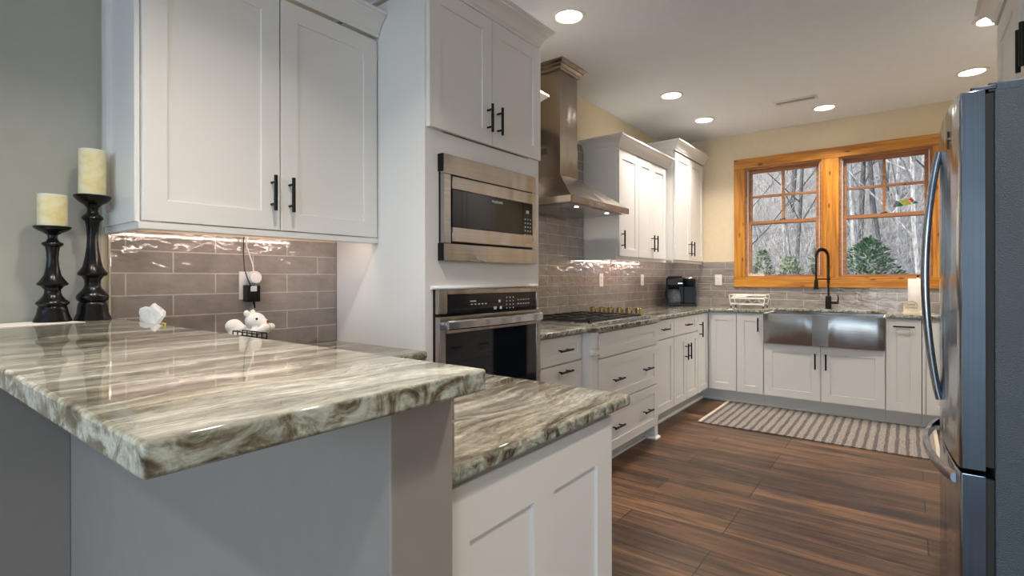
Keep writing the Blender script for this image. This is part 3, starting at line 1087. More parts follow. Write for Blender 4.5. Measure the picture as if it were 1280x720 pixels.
t = thing('base_cabinet', 'white corner base cabinet with two doors meeting in the inner corner', 'cabinet', (0.4, 5.5, 0))
b = MB().slab([(0.001, 4.954), (0.61, 4.954), (0.61, 5.29), (0.896, 5.29), (0.896, YB - 0.001), (0.001, YB - 0.001)], 0.114, 0.883, 0)
b.build('body', 'cab', t)
MB().slab([(0.02, 4.954), (0.548, 4.954), (0.548, 5.345), (0.896, 5.345), (0.896, 5.85), (0.02, 5.85)], 0.001, 0.1135, 0).build('toe_kick', 'kick', t)
door(t, FX(FB), 4.955, 5.266, 0.122, 0.874, 5.005, 0.725, st=0.06, L=0.145)
fb = FNY(5.2895)
door(t, fb, 0.634, 0.895, 0.122, 0.874, st=0.068)
t = thing('base_cabinet', 'narrow white pull-out base cabinet between the corner and the sink', 'cabinet', (1.01, 5.6, 0))
carcass(t, 0.898, 1.134, 5.29, YB - 0.001, (0.898, 1.134, 5.345, 5.8))
door(t, fb, 0.899, 1.132, 0.122, 0.874, 1.092, 0.775, st=0.066, L=0.13)
t = thing('base_cabinet', 'white two-door sink base cabinet under the apron sink', 'cabinet', (1.6, 5.6, 0))
b = MB().box(1.136, 2.058, 5.29, YB - 0.001, 0.114, 0.605, 0.001).box(1.136, 1.152, 5.29, YB - 0.001, 0.6055, 0.883).box(2.042, 2.058, 5.29, YB - 0.001, 0.6055, 0.883).box(1.153, 2.041, 5.78, 5.80, 0.6055, 0.883)
b.build('body', 'cab', t)
MB().box(1.136, 2.058, 5.345, 5.8, 0.001, 0.1135).build('toe_kick', 'kick', t)
door(t, fb, 1.138, 1.596, 0.122, 0.606, 1.556, 0.475, st=0.068, L=0.14)
door(t, fb, 1.598, 2.057, 0.122, 0.606, 1.638, 0.475, st=0.068, L=0.14)
t = thing('base_cabinet', 'white pull-out bin cabinet with a horizontal handle beside the sink', 'cabinet', (2.17, 5.6, 0))
carcass(t, 2.06, 2.294, 5.29, YB - 0.001, (2.06, 2.294, 5.345, 5.8))
door(t, fb, 2.061, 2.293, 0.122, 0.874, 2.180, 0.815, False, st=0.07, L=0.14)
t = thing('base_cabinet', 'white base cabinet half hidden by the refrigerator handles', 'cabinet', (2.6, 5.6, 0))
carcass(t, 2.296, 2.656, 5.29, YB - 0.001, (2.296, 2.656, 5.345, 5.8))
MB().box(2.298, 2.318, 5.272, 5.2895, 0.122, 0.874, 0.002).build('filler', 'cab', t)
door(t, fb, 2.320, 2.566, 0.122, 0.874, st=0.07)
struct(MB().sweep([(0.5485, 3.806), (0.5485, 5.3445), (2.65, 5.3445)], [(0, 0), (0.013, 0), (0.013, 0.010), (0.005, 0.020), (0, 0.022)], 0.001, 1).build('trim_7', 'kick'))

# ---- counters
poly = [(0.0108, 2.3045), (0.655, 2.3045), (0.655, 2.70), (0.668, 2.735), (0.708, 2.765), (0.72, 2.80), (0.72, 3.79), (0.708, 3.825), (0.668, 3.845), (0.655, 3.87), (0.655, 5.2),
        (0.672, 5.236), (0.70, 5.248), (1.1345, 5.248), (1.1345, 5.735), (2.06, 5.735), (2.06, 5.248), (XR - 0.002, 5.248), (XR - 0.002, YB - 0.0098), (0.0108, YB - 0.0098)]
c = MB().slab(poly, 0.8838, TOP, 0.007).build('countertop', 'granite_warm')
tag(c, 'L-shaped polished granite countertop carrying the cooktop and sink', 'countertop')
poly = [(0.0125, 0.5855), (1.645, 0.5855), (1.645, 1.242), (0.665, 1.242), (0.648, 1.262), (0.648, 1.4765), (0.0125, 1.4765)]
c = MB().slab(poly, 0.884, TOP, 0.009).build('countertop', 'granite_warm')
tag(c, 'lower polished granite peninsula top behind the raised bar', 'countertop')
c = MB().slab([(0.001, 0.150), (1.720, 0.150), (1.720, 0.580), (0.001, 0.580)], 1.0460, 1.0785, 0.005, 3).build('bar_top', 'granite')
tag(c, 'raised polished granite bar top carrying the two candle holders', 'bar top')

# ---- peninsula base
t = thing('peninsula_cabinet', 'white peninsula base cabinet with a two-panel end', 'cabinet', (0.8, 0.9, 0))
b = MB().box(0.001, 1.60, 0.5765, 1.155, 0.11, 0.883, 0.001).box(0.02, 1.598, 0.58, 1.13, 0.001, 0.109)
b.box(0.001, 0.60, 1.1555, 1.476, 0.11, 0.883, 0.001)
b.build('body', 'cab', t)
MB().shaker(FX(1.6005), 0.5765, 1.177, 0.002, 0.868, 0.022, 0.075, 0.006, 2, 0.10).build('end_panel', 'cab', t)
for k in range(2):
    u = 0.62 + k * 0.49
    b = MB().shaker(lambda u_, w_, n_: (u_, 1.1555 + n_, w_), u, u + 0.485, 0.122, 0.872, 0.02, 0.066).build('door', 'cab', t)
door(t, FX(0.6005), 1.18, 1.474, 0.122, 0.872, 1.44, 0.76)

# ================================================================ sink, faucet
t = thing('apron_sink', 'stainless apron-front farmhouse sink under the windows', 'sink', (1.6, 5.45, 0.62))
b = MB()
N = 16
ptsf = [(1.1375 + (2.057 - 1.1375) * i / N, 5.242 - 0.018 * math.sin(PI * i / N)) for i in range(N + 1)]
poly = ptsf + [(2.057, 5.2885), (1.1375, 5.2885)]
b.slab(poly, 0.612, 0.884, 0.004, 2)
b.build('apron', 'steel_x', t)
b = MB()
ix0, ix1, iy0, iy1, zb = 1.155, 2.04, 5.305, 5.733, 0.66
b.box(1.154, 1.160, 5.2892, 5.734, zb, 0.8825).box(2.035, 2.041, 5.2892, 5.734, zb, 0.8825)
b.box(1.160, 2.035, 5.2892, 5.300, zb, 0.8825).box(1.160, 2.035, 5.728, 5.734, zb, 0.8825).box(1.160, 2.035, 5.300, 5.728, zb, zb + 0.006)
b.cyl((1.6, 5.55, zb + 0.006), (1.6, 5.55, zb + 0.009), 0.045, 24)
b.build('basin', 'steel_x', t)

t = thing('kitchen_faucet', 'black spring-neck kitchen faucet behind the sink', 'faucet', (1.60, 5.795, TOP))
fx, fy = 1.60, 5.795
MB().lathe([(0.030, 0.0005), (0.030, 0.006), (0.026, 0.009), (0.0255, 0.115), (0.022, 0.122), (0.014, 0.126)], (fx, fy, TOP), 24).build('base', 'black', t)
rr = 0.078
dx, dy = -0.55, -0.835      # spout swings left and forward
path = [(fx, fy, TOP + 0.12), (fx, fy, TOP + 0.30)]
cz = 1.405
arc = []
for i in range(0, 17):
    a = PI * i / 16
    arc.append((fx + dx * rr * (1 - math.cos(a)), fy + dy * rr * (1 - math.cos(a)), cz + rr * math.sin(a)))
MB().tube(path + [(fx, fy, cz)] + arc[1:] + [(arc[-1][0], arc[-1][1], 1.19)], 0.0085, 12).build('hose', 'black', t)
b = MB()
sp_ = []
full = [(fx, fy, TOP + 0.25)] + [(fx, fy, cz)] + arc[1:]
# helix round the hose
segs = []
tot = 0
for A, B in zip(full, full[1:]):
    L = (Vector(B) - Vector(A)).length
    segs.append((tot, L, Vector(A), Vector(B)))
    tot += L
turns = 34
side = Vector((-dy, dx, 0)).normalized()
for i in range(turns * 10 + 1):
    s_ = tot * i / (turns * 10)
    for (s0, L, A, B) in segs:
        if s_ <= s0 + L + 1e-9:
            p = A.lerp(B, (s_ - s0) / L)
            d = (B - A).normalized()
            break
    e2 = d.cross(side)
    a = 2 * PI * i / 10
    sp_.append(p + (side * math.cos(a) + e2 * math.sin(a)) * 0.0145)
b.tube(sp_, 0.0027, 5)
b.build('spring', 'black', t)
hx, hy = arc[-1][0], arc[-1][1]
MB().lathe([(0.012, 0.09), (0.017, 0.075), (0.019, 0.02), (0.023, 0.0), (0.020, -0.004)], (hx, hy, 1.105), 20).build('spray_head', 'black', t)
MB().cyl((fx, fy, 1.20), (hx, hy, 1.20), 0.006, 10).lathe([(0.017, -0.008), (0.017, 0.008)], (fx, fy, 1.20), 18).build('support_arm', 'black', t)
b = MB().cyl((fx + 0.018, fy, TOP + 0.062), (fx + 0.085, fy - 0.004, TOP + 0.062), 0.013, 16)
b.tube([(fx + 0.075, fy - 0.004, TOP + 0.062), (fx + 0.083, fy - 0.01, TOP + 0.10), (fx + 0.078, fy - 0.02, TOP + 0.135)], [0.009, 0.006, 0.005], 10)
b.build('handle', 'black', t)

# ================================================================ gas cooktop
t = thing('gas_cooktop', 'stainless gas cooktop with black grates and a row of knobs', 'cooktop', (0.39, 3.265, TOP))
X0, X1, Y0, Y1 = 0.125, 0.674, 2.83, 3.70
z = TOP + 0.0005
MB().box(X0, X1, Y0, Y1, z, z + 0.016, 0.003, 3).box(X1 - 0.012, X1 + 0.010, Y0, Y1, z, z + 0.024, 0.004).build('tray', 'tray', t)
b = MB()
zg = z + 0.038
for k in range(3):
    ya = Y0 + 0.01 + k * 0.248
    yb = ya + 0.242
    xa, xb = X0 + 0.015, X1 - 0.035
    for (p, q) in (((xa, ya), (xb, ya)), ((xa, yb), (xb, yb)), ((xa, ya), (xa, yb)), ((xb, ya), (xb, yb)), (((xa + xb) / 2, ya), ((xa + xb) / 2, yb))):
        b.box(min(p[0], q[0]) - 0.006, max(p[0], q[0]) + 0.006, min(p[1], q[1]) - 0.006, max(p[1], q[1]) + 0.006, zg - 0.014, zg, 0.002)
    ym = (ya + yb) / 2
    for xm in ((xa * 0.75 + xb * 0.25), (xa * 0.25 + xb * 0.75)):
        for (ex, ey) in ((0.09, 0), (-0.09, 0), (0, 0.1), (0, -0.1)):
            x_a, x_b = sorted((xm + ex * 0.35, xm + ex * 1.25))
            y_a, y_b = sorted((ym + ey * 0.35, ym + ey * 1.15))
            b.box(x_a - 0.005, x_b + 0.005, y_a - 0.005, y_b + 0.005, zg - 0.010, zg + 0.002, 0.002)
    for xx in (xa, xb):
        for yy in (ya, yb):
            b.box(xx - 0.006, xx + 0.006, yy - 0.006, yy + 0.006, z + 0.0165, zg - 0.002)
b.build('grate', 'iron', t)
for k in range(3):
    ym = Y0 + 0.131 + k * 0.248
    for xm in ((0.255, 0.52) if k != 1 else (0.385,)):
        MB().lathe([(0.048, 0.0), (0.048, 0.008), (0.036, 0.010), (0.036, 0.016), (0.030, 0.019), (0.002, 0.020)], (xm, ym, z + 0.0163), 24).build('burner', 'knob' if k == 1 else 'iron', t)
for k in range(6):
    xm = 0.235 + k * 0.076
    kb = MB().lathe([(0.030, 0.0), (0.030, 0.012), (0.027, 0.018), (0.0265, 0.052), (0.023, 0.057), (0.001, 0.058)], (xm, 3.64, z + 0.0163), 20)
    kb.box(xm - 0.005, xm + 0.005, 3.64 - 0.021, 3.64 + 0.021, z + 0.066, z + 0.078, 0.002)
    kb.build('knob', 'knob', t)

# ================================================================ refrigerator
t = thing('refrigerator', 'stainless french-door refrigerator with bottom freezer', 'refrigerator', (2.75, 2.535, 0))
FY0, FY1, FXB = 2.08, 2.99, 2.413
MB().box(FXB, 3.12, FY0 + 0.004, FY1 - 0.004, 0.03, 1.765, 0.004).build('body', 'fridge_side', t)


def front_x(y):
    return 2.306 + 0.026 * ((y - 2.535) / 0.455) ** 2


def fdoor(name, ya, yb, z0, z1):
    N = 14
    pts = [(front_x(ya + (yb - ya) * i / N), ya + (yb - ya) * i / N) for i in range(N + 1)]
    if ya < FY0 + 0.01:
        pts = [(pts[0][0] + 0.006, ya)] + [(pts[0][0] + 0.001, ya + 0.005)] + pts[1:]
    poly = pts + [(2.393, yb), (2.393, ya)]
    d = MB().slab(poly, z0, z1, 0.003, 2).build(name, 'fridge_front', t)
    e = MB().box(2.340, 2.392, ya - 0.0008, ya + 0.002, z0 + 0.003, z1 - 0.003).build('edge_cap', 'fridge_edge', d)
    MB().box(2.3935, 2.4125, ya + 0.012, yb - 0.012, z0 + 0.012, z1 - 0.012).build('gasket', 'darkgap', d)
    return d


d1 = fdoor('door', FY0, 2.5325, 0.632, 1.772)
d2 = fdoor('door', 2.5375, FY1, 0.632, 1.772)
dz = fdoor('freezer_drawer', FY0, FY1, 0.065, 0.618)
for d, yy in ((d1, 2.492), (d2, 2.578)):
    b = MB()
    pts = []
    for i in range(25):
        s_ = i / 24
        pts.append((front_x(yy) - 0.004 - 0.042 * math.sin(PI * s_) ** 0.8, yy, 0.76 + s_ * 0.915))
    b.tube(pts, 0.0125, 12)
    b.build('handle', 'fridge_handle', d)
b = MB()
pts = []
for i in range(25):
    s_ = i / 24
    yy = 2.13 + s_ * 0.81
    pts.append((front_x(yy) - 0.004 - 0.041 * math.sin(PI * s_) ** 0.7, yy, 0.585))
for k in range(24):
    A, B = pts[k], pts[k + 1]
    V = []
    for P_ in (A, B):
        V += [(P_[0] - 0.006, P_[1], P_[2] - 0.013), (P_[0] - 0.009, P_[1], P_[2]), (P_[0] - 0.006, P_[1], P_[2] + 0.013), (P_[0] + 0.008, P_[1], P_[2] + 0.017), (P_[0] + 0.008, P_[1], P_[2] - 0.017)]
    b.add(V, [(i, (i + 1) % 5, 5 + (i + 1) % 5, 5 + i) for i in range(5)] + ([(4, 3, 2, 1, 0)] if k == 0 else []) + ([(5, 6, 7, 8, 9)] if k == 23 else []))
b.build('handle', 'fridge_handle', dz)
MB().box(2.36, 2.42, 2.095, 2.15, 1.7725, 1.786, 0.003).box(2.40, 2.56, 2.10, 2.17, 1.7655, 1.792, 0.004).build('hinge_cover', 'fridge_edge', t)
MB().box(2.36, 2.42, 2.92, 2.975, 1.7725, 1.786, 0.003).box(2.40, 2.56, 2.90, 2.97, 1.7655, 1.792, 0.004).build('hinge_cover', 'fridge_edge', t)
MB().box(2.45, 3.10, FY0 + 0.02, FY1 - 0.02, 0.0005, 0.0295).build('base_grille', 'blackplastic', t)
b = MB()
yl = 2.26
b.lathe([(0.011, 0.0), (0.011, 0.0012)], (front_x(yl) - 0.0015, yl, 1.688), 16, 'x').box(front_x(yl) - 0.0015, front_x(yl) - 0.0002, yl - 0.004, yl + 0.004, 1.640, 1.662).box(front_x(yl) - 0.0015, front_x(yl) - 0.0002, yl - 0.012, yl + 0.012, 1.664, 1.670)
b.build('badge', 'darkmark', d1)

t = thing('wall_cabinet', 'white wall cabinet with crown molding above the refrigerator', 'cabinet', (2.86, 2.44, 1.83))
MB().box(2.531, XR - 0.002, 1.88, 3.0, 1.83, UTOP, 0.001).build('body', 'cab', t)
fr = FNX(2.5305)
door(t, fr, 2.497, 2.997, 1.84, UTOP - 0.012, st=0.09)
door(t, fr, 2.19, 2.494, 1.84, UTOP - 0.012, 2.21, 1.905, st=0.075)
door(t, fr, 1.884, 2.187, 1.84, UTOP - 0.012, 2.145, 1.905, st=0.075)
MB().sweep([(2.5105, 1.88), (2.5105, 3.0), (XR - 0.002, 3.0)], CROWN, UTOP + 0.0005, -1).build('crown_molding', 'cab', t, ang=14)

# run of cabinets on the right wall beyond the refrigerator, mirrored in the oven and microwave glass
RF = 2.5895
t = thing('base_cabinet', 'narrow white base cabinet on the far side of the refrigerator', 'cabinet', (2.9, 3.2, 0))
carcass(t, 2.59, XR - 0.002, 3.01, 3.408, (2.66, XR - 0.002, 3.01, 3.408))
door(t, FNX(RF), 3.012, 3.406, 0.122, 0.874, 3.36, 0.76)
t = thing('base_cabinet', 'white three-drawer base cabinet mirrored in the oven glass', 'cabinet', (2.9, 3.8, 0))
carcass(t, 2.59, XR - 0.002, 3.41, 4.186, (2.66, XR - 0.002, 3.41, 4.186))
for z0, z1 in ((0.70, 0.872), (0.415, 0.694), (0.125, 0.409)):
    door(t, FNX(RF), 3.413, 4.183, z0, z1, name='drawer', hv=False, handles=[(3.60, (z0 + z1) / 2), (3.99, (z0 + z1) / 2)], st=0.055)
t = thing('dishwasher', 'black dishwasher mirrored at the right of the oven glass', 'dishwasher', (2.9, 4.49, 0))
MB().box(2.60, XR - 0.002, 4.19, 4.786, 0.09, 0.882, 0.002).box(2.67, XR - 0.01, 4.20, 4.77, 0.001, 0.0895).build('body', 'blackplastic', t)
dd = MB().box(2.572, 2.5995, 4.193, 4.783, 0.10, 0.876, 0.004).build('door', 'blackglass', t)
MB().cyl((2.545, 4.26, 0.80), (2.545, 4.72, 0.80), 0.009, 12).cyl((2.545, 4.29, 0.80), (2.5715, 4.29, 0.80), 0.007, 10).cyl((2.545, 4.69, 0.80), (2.5715, 4.69, 0.80), 0.007, 10).build('handle', 'steel', dd)
t = thing('base_cabinet', 'narrow white base cabinet between the dishwasher and the corner', 'cabinet', (2.9, 5.03, 0))
carcass(t, 2.59, XR - 0.002, 4.79, 5.268, (2.66, XR - 0.002, 4.79, 5.268))
door(t, FNX(RF), 4.793, 5.262, 0.122, 0.874, 4.84, 0.76)
c = MB().slab([(2.552, 3.008), (XR - 0.002, 3.008), (XR - 0.002, 5.246), (2.552, 5.246)], 0.8838, TOP, 0.007).build('countertop', 'granite_warm')
tag(c, 'granite countertop along the right wall behind the refrigerator', 'countertop')
t = thing('wall_cabinet', 'white three-door wall cabinet on the right wall behind the refrigerator', 'cabinet', (3.03, 3.7, UZ0))
MB().box(2.89, XR - 0.002, 3.085, 4.60, UZ0, UTOP, 0.0015).build('body', 'cab', t)
for k in range(3):
    door(t, FNX(2.8895), 3.087 + k * 0.504, 3.087 + k * 0.504 + 0.502, UZ0 + 0.02, UTOP - 0.012, 3.087 + k * 0.504 + 0.045, 1.5)
MB().sweep([(2.8695, 3.085), (2.8695, 4.60), (XR - 0.002, 4.60)], CROWN, UTOP + 0.0005, -1).build('crown_molding', 'cab', t, ang=14)

# ================================================================ ceiling lights and vent
LP = [(0.63, 2.62, 'recessed ceiling light nearest the tall oven cabinet'), (0.63, 4.28, 'recessed ceiling light over the cooktop side, second from the oven cabinet'),
      (0.635, 5.14, 'recessed ceiling light near the corner wall cabinet'), (1.61, 5.43, 'recessed ceiling light beside the air vent, above the sink'),
      (2.59, 5.165, 'recessed ceiling light nearest the right end of the windows'), (2.615, 4.19, 'recessed ceiling light by the crown of the refrigerator cabinet'),
      (1.25, 0.62, 'added unseen ceiling light above the peninsula'), (2.55, 1.2, 'added unseen ceiling light between the peninsula and the refrigerator'), (1.25, -0.1, 'added unseen ceiling light above the seating side of the bar'),  # out of view, added to light the upper doors and peninsula end
      (1.25, -1.3, 'added unseen fill light in the dining ceiling nearest the left wall'),  # dining cans out of view, added as warm fill from behind the camera
      (2.7, -0.9, 'middle added unseen fill light in the dining ceiling'), (4.2, -0.9, 'added unseen fill light in the dining ceiling farthest from the left wall'), (2.0, -2.8, 'added unseen fill light in the ceiling nearest the tall rear windows')]
first = None
for (x, y, lab) in LP:
    if first is None:
        first = thing('ceiling_light', lab, 'light', (x, y, ZC), group='recessed ceiling lights')
        MB().lathe([(0.098, -0.0005), (0.097, -0.005), (0.080, -0.008), (0.076, -0.004), (0.076, -0.0005)], (x, y, ZC), 36).build('trim_ring', 'white', first)
        MB().lathe([(0.0755, -0.0008), (0.0755, -0.0036), (0.001, -0.0038)], (x, y, ZC), 36).build('lens', 'lens', first)
        lp = lamp('downlight', 'AREA', (0, 0, 0), (0, 0, -1), CAN_POWER, WARM, shape='DISK', size=0.14)
        lp.parent = first
        lp.location = (0, 0, -0.012)
        lp.rotation_euler = (0, 0, 0)
        lp.data.spread = R(112)
    else:
        dup(first, (x, y, ZC), lab)

t = thing('fill_globe', 'unseen glowing globe added as warm fill from the dining area', 'lamp', (4.4, 0.1, 1.80))  # unseen globe added to warm the faces of the left cabinets
MB().lathe([(0.05, 0.9495), (0.05, 0.925), (0.004, 0.92), (0.004, 0.17), (0.03, 0.165), (0.03, 0.128), (0.001, 0.128)], (4.4, 0.1, 1.80), 20).build('stem', 'black', t)
MB().ball((4.4, 0.1, 1.80), 0.13, 32, 20).build('globe', 'globe', t)

t = thing('air_vent', 'slotted white ceiling air vent near the windows', 'vent', (1.43, 5.05, ZC))
b = MB()
x0, x1, y0, y1 = 1.27, 1.60, 5.0, 5.11
zt = ZC - 0.0005
b.box(x0, x1, y0, y0 + 0.018, zt - 0.008, zt, 0.002).box(x0, x1, y1 - 0.018, y1, zt - 0.008, zt, 0.002).box(x0, x0 + 0.018, y0 + 0.018, y1 - 0.018, zt - 0.008, zt, 0.002).box(x1 - 0.018, x1, y0 + 0.018, y1 - 0.018, zt - 0.008, zt, 0.002)
b.build('frame', 'white', t)
MB().box(x0 + 0.018, x1 - 0.018, y0 + 0.018, y1 - 0.018, zt - 0.0015, zt).build('duct', 'darkgap', t)
b = MB()
for k in range(22):
    xx = x0 + 0.024 + k * 0.0133
    b.box(xx, xx + 0.005, y0 + 0.018, y1 - 0.018, zt - 0.006, zt - 0.0016)
b.build('louvers', 'white', t)


# ================================================================ outlets, cords
def outlet(fr, u, w, label, n0=0.0105):
    a = fr(u, w, n0)
    t = thing('wall_outlet', label, 'outlet', a, group='white outlets on the tile')
    MB().fbox(fr, u - 0.036, u + 0.036, w - 0.058, w + 0.058, n0, n0 + 0.006, 0.002).build('plate', 'white', t)
    b = MB()
    for dz_ in (-0.02, 0.02):
        b.fbox(fr, u - 0.016, u + 0.016, w + dz_ - 0.014, w + dz_ + 0.014, n0 + 0.006, n0 + 0.008, 0.001)
    s = b.build('socket', 'white', t)
    b = MB()
    for dz_ in (-0.02, 0.02):
        for du in (-0.006, 0.006):
            b.fbox(fr, u + du - 0.001, u + du + 0.001, w + dz_ - 0.004, w + dz_ + 0.006, n0 + 0.008, n0 + 0.0083)
    b.build('slots', 'darkmark', s)
    return t


outlet(FX(0.0), 1.052, 1.184, 'white outlet under the left wall cabinet with adapters plugged in')
outlet(FX(0.0), 4.195, 1.196, 'white outlet on the tile nearest the cooktop')
outlet(FX(0.0), 5.10, 1.194, 'white outlet on the tile near the coffee maker')
outlet(FNY(YB), 0.556, 1.192, 'white outlet beside the window frame')
f = FX(0.0)
t = thing('power_adapter', 'white round plug-in adapter with cord in the left outlet', 'adapter', (0.02, 1.06, 1.21))
b = MB().lathe([(0.026, 0.0), (0.028, 0.004), (0.028, 0.030), (0.022, 0.038), (0.001, 0.039)], (0.019, 1.066, 1.216), 24, 'x')
b.build('body', 'white', t)
MB().tube([(0.035, 1.066, 1.240), (0.036, 1.062, 1.27), (0.034, 1.050, 1.31), (0.030, 1.040, 1.345), (0.030, 1.038, 1.384)], 0.0028, 8).build('cord', 'latex', t)
t = thing('power_adapter', 'black rectangular plug-in adapter hanging from the left outlet', 'adapter', (0.03, 1.07, 1.14))
ad_ = MB().box(0.0195, 0.062, 1.028, 1.082, 1.116, 1.186, 0.004).build('body', 'blackplastic', t)
b = MB().box(0.0621, 0.0625, 1.040, 1.066, 1.160, 1.182)
ran = random.Random(3)
b.build('rating_sticker', 'mark', ad_)
MB().tube([(0.0645, 1.040, 1.180), (0.068, 1.034, 1.192), (0.066, 1.027, 1.21), (0.052, 1.020, 1.25), (0.040, 1.022, 1.32), (0.032, 1.028, 1.384)], 0.0022, 8).tube([(0.045, 1.062, 1.116), (0.045, 1.064, 1.10), (0.044, 1.066, 1.09)], [0.006, 0.004, 0.003], 8).build('cord', 'blackplastic', t)

# ================================================================ things on the bar
BZ = 1.0785
bo = MB()
A = Vector((0.20, 0.47))
e1, e2 = Vector((0.26, -0.966)), Vector((-0.966, -0.26))
poly = [A, A + e1 * 0.28, A + e1 * 0.28 + e2 * 0.165, A + e2 * 0.165]
bo.slab([(p.x, p.y) for p in poly], BZ + 0.0003, BZ + 0.0016, 0)
tag(bo.build('paper_sheet', 'paper'), 'thin white sheet lying under the shorter candle holder', 'paper')


def holder(label, x, y, z, prof, label_c, ch):
    t = thing('candle_holder', label, 'candle holder', (x, y, z), group='black candle holders on the bar')
    n_ = len(prof)
    k = next(i for i, p in enumerate(prof) if p[2])
    MB().lathe([(p[0], p[1]) for p in prof[:k + 1]], (x, y, z), 40).build('stem', 'ebony', t)
    MB().lathe([(p[0], p[1] + (0.0004 if i == 0 else 0)) for i, p in enumerate(prof[k:])], (x, y, z), 40).build('dish', 'ebony', t)
    zt = z + prof[-1][1] + 0.0006
    c = thing('pillar_candle', label_c, 'candle', (x, y, zt), group='ivory pillar candles')
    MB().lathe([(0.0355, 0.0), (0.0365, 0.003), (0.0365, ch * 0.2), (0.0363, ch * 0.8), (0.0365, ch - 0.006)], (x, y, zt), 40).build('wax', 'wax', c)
    MB().lathe([(0.0365, ch - 0.0058), (0.036, ch), (0.033, ch + 0.001), (0.030, ch - 0.004), (0.010, ch - 0.008), (0.001, ch - 0.008)], (x, y, zt), 40).build('rim', 'wax_rim', c)
    MB().cyl((x, y, zt + ch - 0.008), (x + 0.001, y, zt + ch + 0.004), 0.0013, 6).build('wick', 'darkmark', c)


s1 = 1 / 1013.0
def prof_from(rows, H, k):
    return [(hw * k, H - (yy - rows[0][1]) * k, d) for hw, yy, d in rows]
rows = [(66, 663, 0), (64, 655, 0), (56, 640, 0), (52, 625, 0), (50, 615, 0), (47, 612, 0), (52, 608, 0), (58, 603, 0), (57, 598, 0), (46, 590, 0), (34, 578, 0), (28, 565, 0), (29, 555, 0),
        (40, 545, 0), (52, 541, 0), (54, 536, 0), (44, 526, 0), (30, 508, 0), (23, 480, 0), (20, 455, 0), (22, 430, 0), (25, 414, 0), (32, 410, 0), (38, 404, 0), (36, 400, 0), (22, 394, 0),
        (16, 384, 0), (18, 374, 0), (30, 367, 1), (48, 360, 1), (62, 352, 1), (66, 347, 1), (64, 345, 1), (50, 349, 1)]
p1 = [(hw * 0.75 / 1060.0, (663 - yy) / 1085.0, d) for hw, yy, d in rows]
holder('shorter black turned candle holder at the left edge', 0.112, 0.410, BZ + 0.0020, p1, 'short ivory pillar candle on the shorter black holder', 0.100)
rows = [(66, 662, 0), (64, 655, 0), (56, 640, 0), (53, 615, 0), (50, 606, 0), (46, 602, 0), (54, 597, 0), (58, 588, 0), (56, 580, 0), (44, 568, 0), (32, 556, 0), (28, 545, 0), (29, 530, 0),
        (38, 518, 0), (50, 514, 0), (54, 507, 0), (48, 500, 0), (36, 485, 0), (28, 455, 0), (22, 420, 0), (20, 390, 0), (22, 355, 0), (27, 333, 0), (34, 328, 0), (39, 322, 0), (36, 316, 0), (24, 308, 0),
        (19, 298, 0), (20, 288, 0), (30, 278, 1), (48, 268, 1), (63, 256, 1), (67, 249, 1), (65, 246, 1), (50, 250, 1)]
p2 = [(hw * 0.76 / 1013.0, (662 - yy) / 1025.0, d) for hw, yy, d in rows]
holder('taller black turned candle holder beside the tile edge', 0.082, 0.516, BZ + 0.0004, p2, 'tall ivory pillar candle on the taller black holder', 0.152)
c = MB().box(0.505, 0.532, 0.570, 0.5745, BZ + 0.0045, BZ + 0.007, 0.0008).box(0.5285, 0.532, 0.570, 0.5745, BZ + 0.0003, BZ + 0.0044, 0.0008).build('clip', 'yellow')
tag(c, 'small yellow clip standing at the far edge of the bar', 'clip')

# tissue box behind the bar
t = thing('tissue_box', 'tissue box hidden behind the bar with a white tissue standing up', 'tissue box', (0.125, 0.675, TOP))
b = MB().box(0.066, 0.184, 0.612, 0.730, TOP + 0.0005, TOP + 0.120, 0.003)
b.build('carton', 'box', t)
rn = random.Random(8)
bb = bmesh.new()
bmesh.ops.create_icosphere(bb, subdivisions=3, radius=1.0)
ca, sa = math.cos(R(41)), math.sin(R(41))
for v_ in bb.verts:
    d = v_.co.copy()
    k = 1.0 + 0.20 * math.sin(3.1 * d.x + 4 * d.z + 1) * math.sin(4.3 * d.y + 2) + 0.10 * math.sin(9 * d.x - 7 * d.z) + rn.uniform(-0.05, 0.05)
    up = 0.5 + 0.5 * d.z
    px_, py_, pz_ = d.x * k * (0.020 + 0.024 * min(1.0, up * 2.2)), d.y * k * 0.013, up * 0.088 * (1.0 + 0.10 * d.x + 0.06 * math.sin(8 * d.x))
    v_.co = (0.118 + px_ * ca - py_ * sa, 0.672 + px_ * sa + py_ * ca, TOP + 0.1205 + pz_)
MB().absorb(bb).build('tissue', 'tissue', t, ang=14)

# plush toy and wire basket on the lower counter
px, py = 0.292, 0.928
t = thing('plush_toy', 'white plush squirrel toy with a fluffy tail below the outlet', 'plush toy', (px, py, TOP + 0.001), R(37.4))
b = MB()   # local: +x = picture right, -y = toward the camera
b.ball((0.005, 0, 0.052), (0.042, 0.040, 0.052))
b.ball((0.010, -0.004, 0.10), (0.030, 0.028, 0.036))
b.ball((0.022, -0.008, 0.142), (0.036, 0.034, 0.032))
b.ball((0.048, -0.012, 0.136), (0.024, 0.021, 0.018))
for s_ in (-1, 1):
    b.ball((0.000, -0.006 + s_ * 0.022, 0.171), (0.011, 0.010, 0.013))
    b.tube([(0.022, -0.006 + s_ * 0.026, 0.105), (0.045, -0.010 + s_ * 0.028, 0.104), (0.064, -0.012 + s_ * 0.022, 0.116), (0.072, -0.012 + s_ * 0.020, 0.120)], [0.016, 0.0145, 0.0135, 0.011], 12)
    b.ball((0.074, -0.012 + s_ * 0.020, 0.121), 0.0125)
    b.ball((0.018, s_ * 0.028, 0.034), (0.034, 0.022, 0.033))
    b.ball((0.050, s_ * 0.028, 0.017), (0.028, 0.015, 0.016))
b.ball((-0.030, 0.01, 0.045), (0.030, 0.024, 0.036))
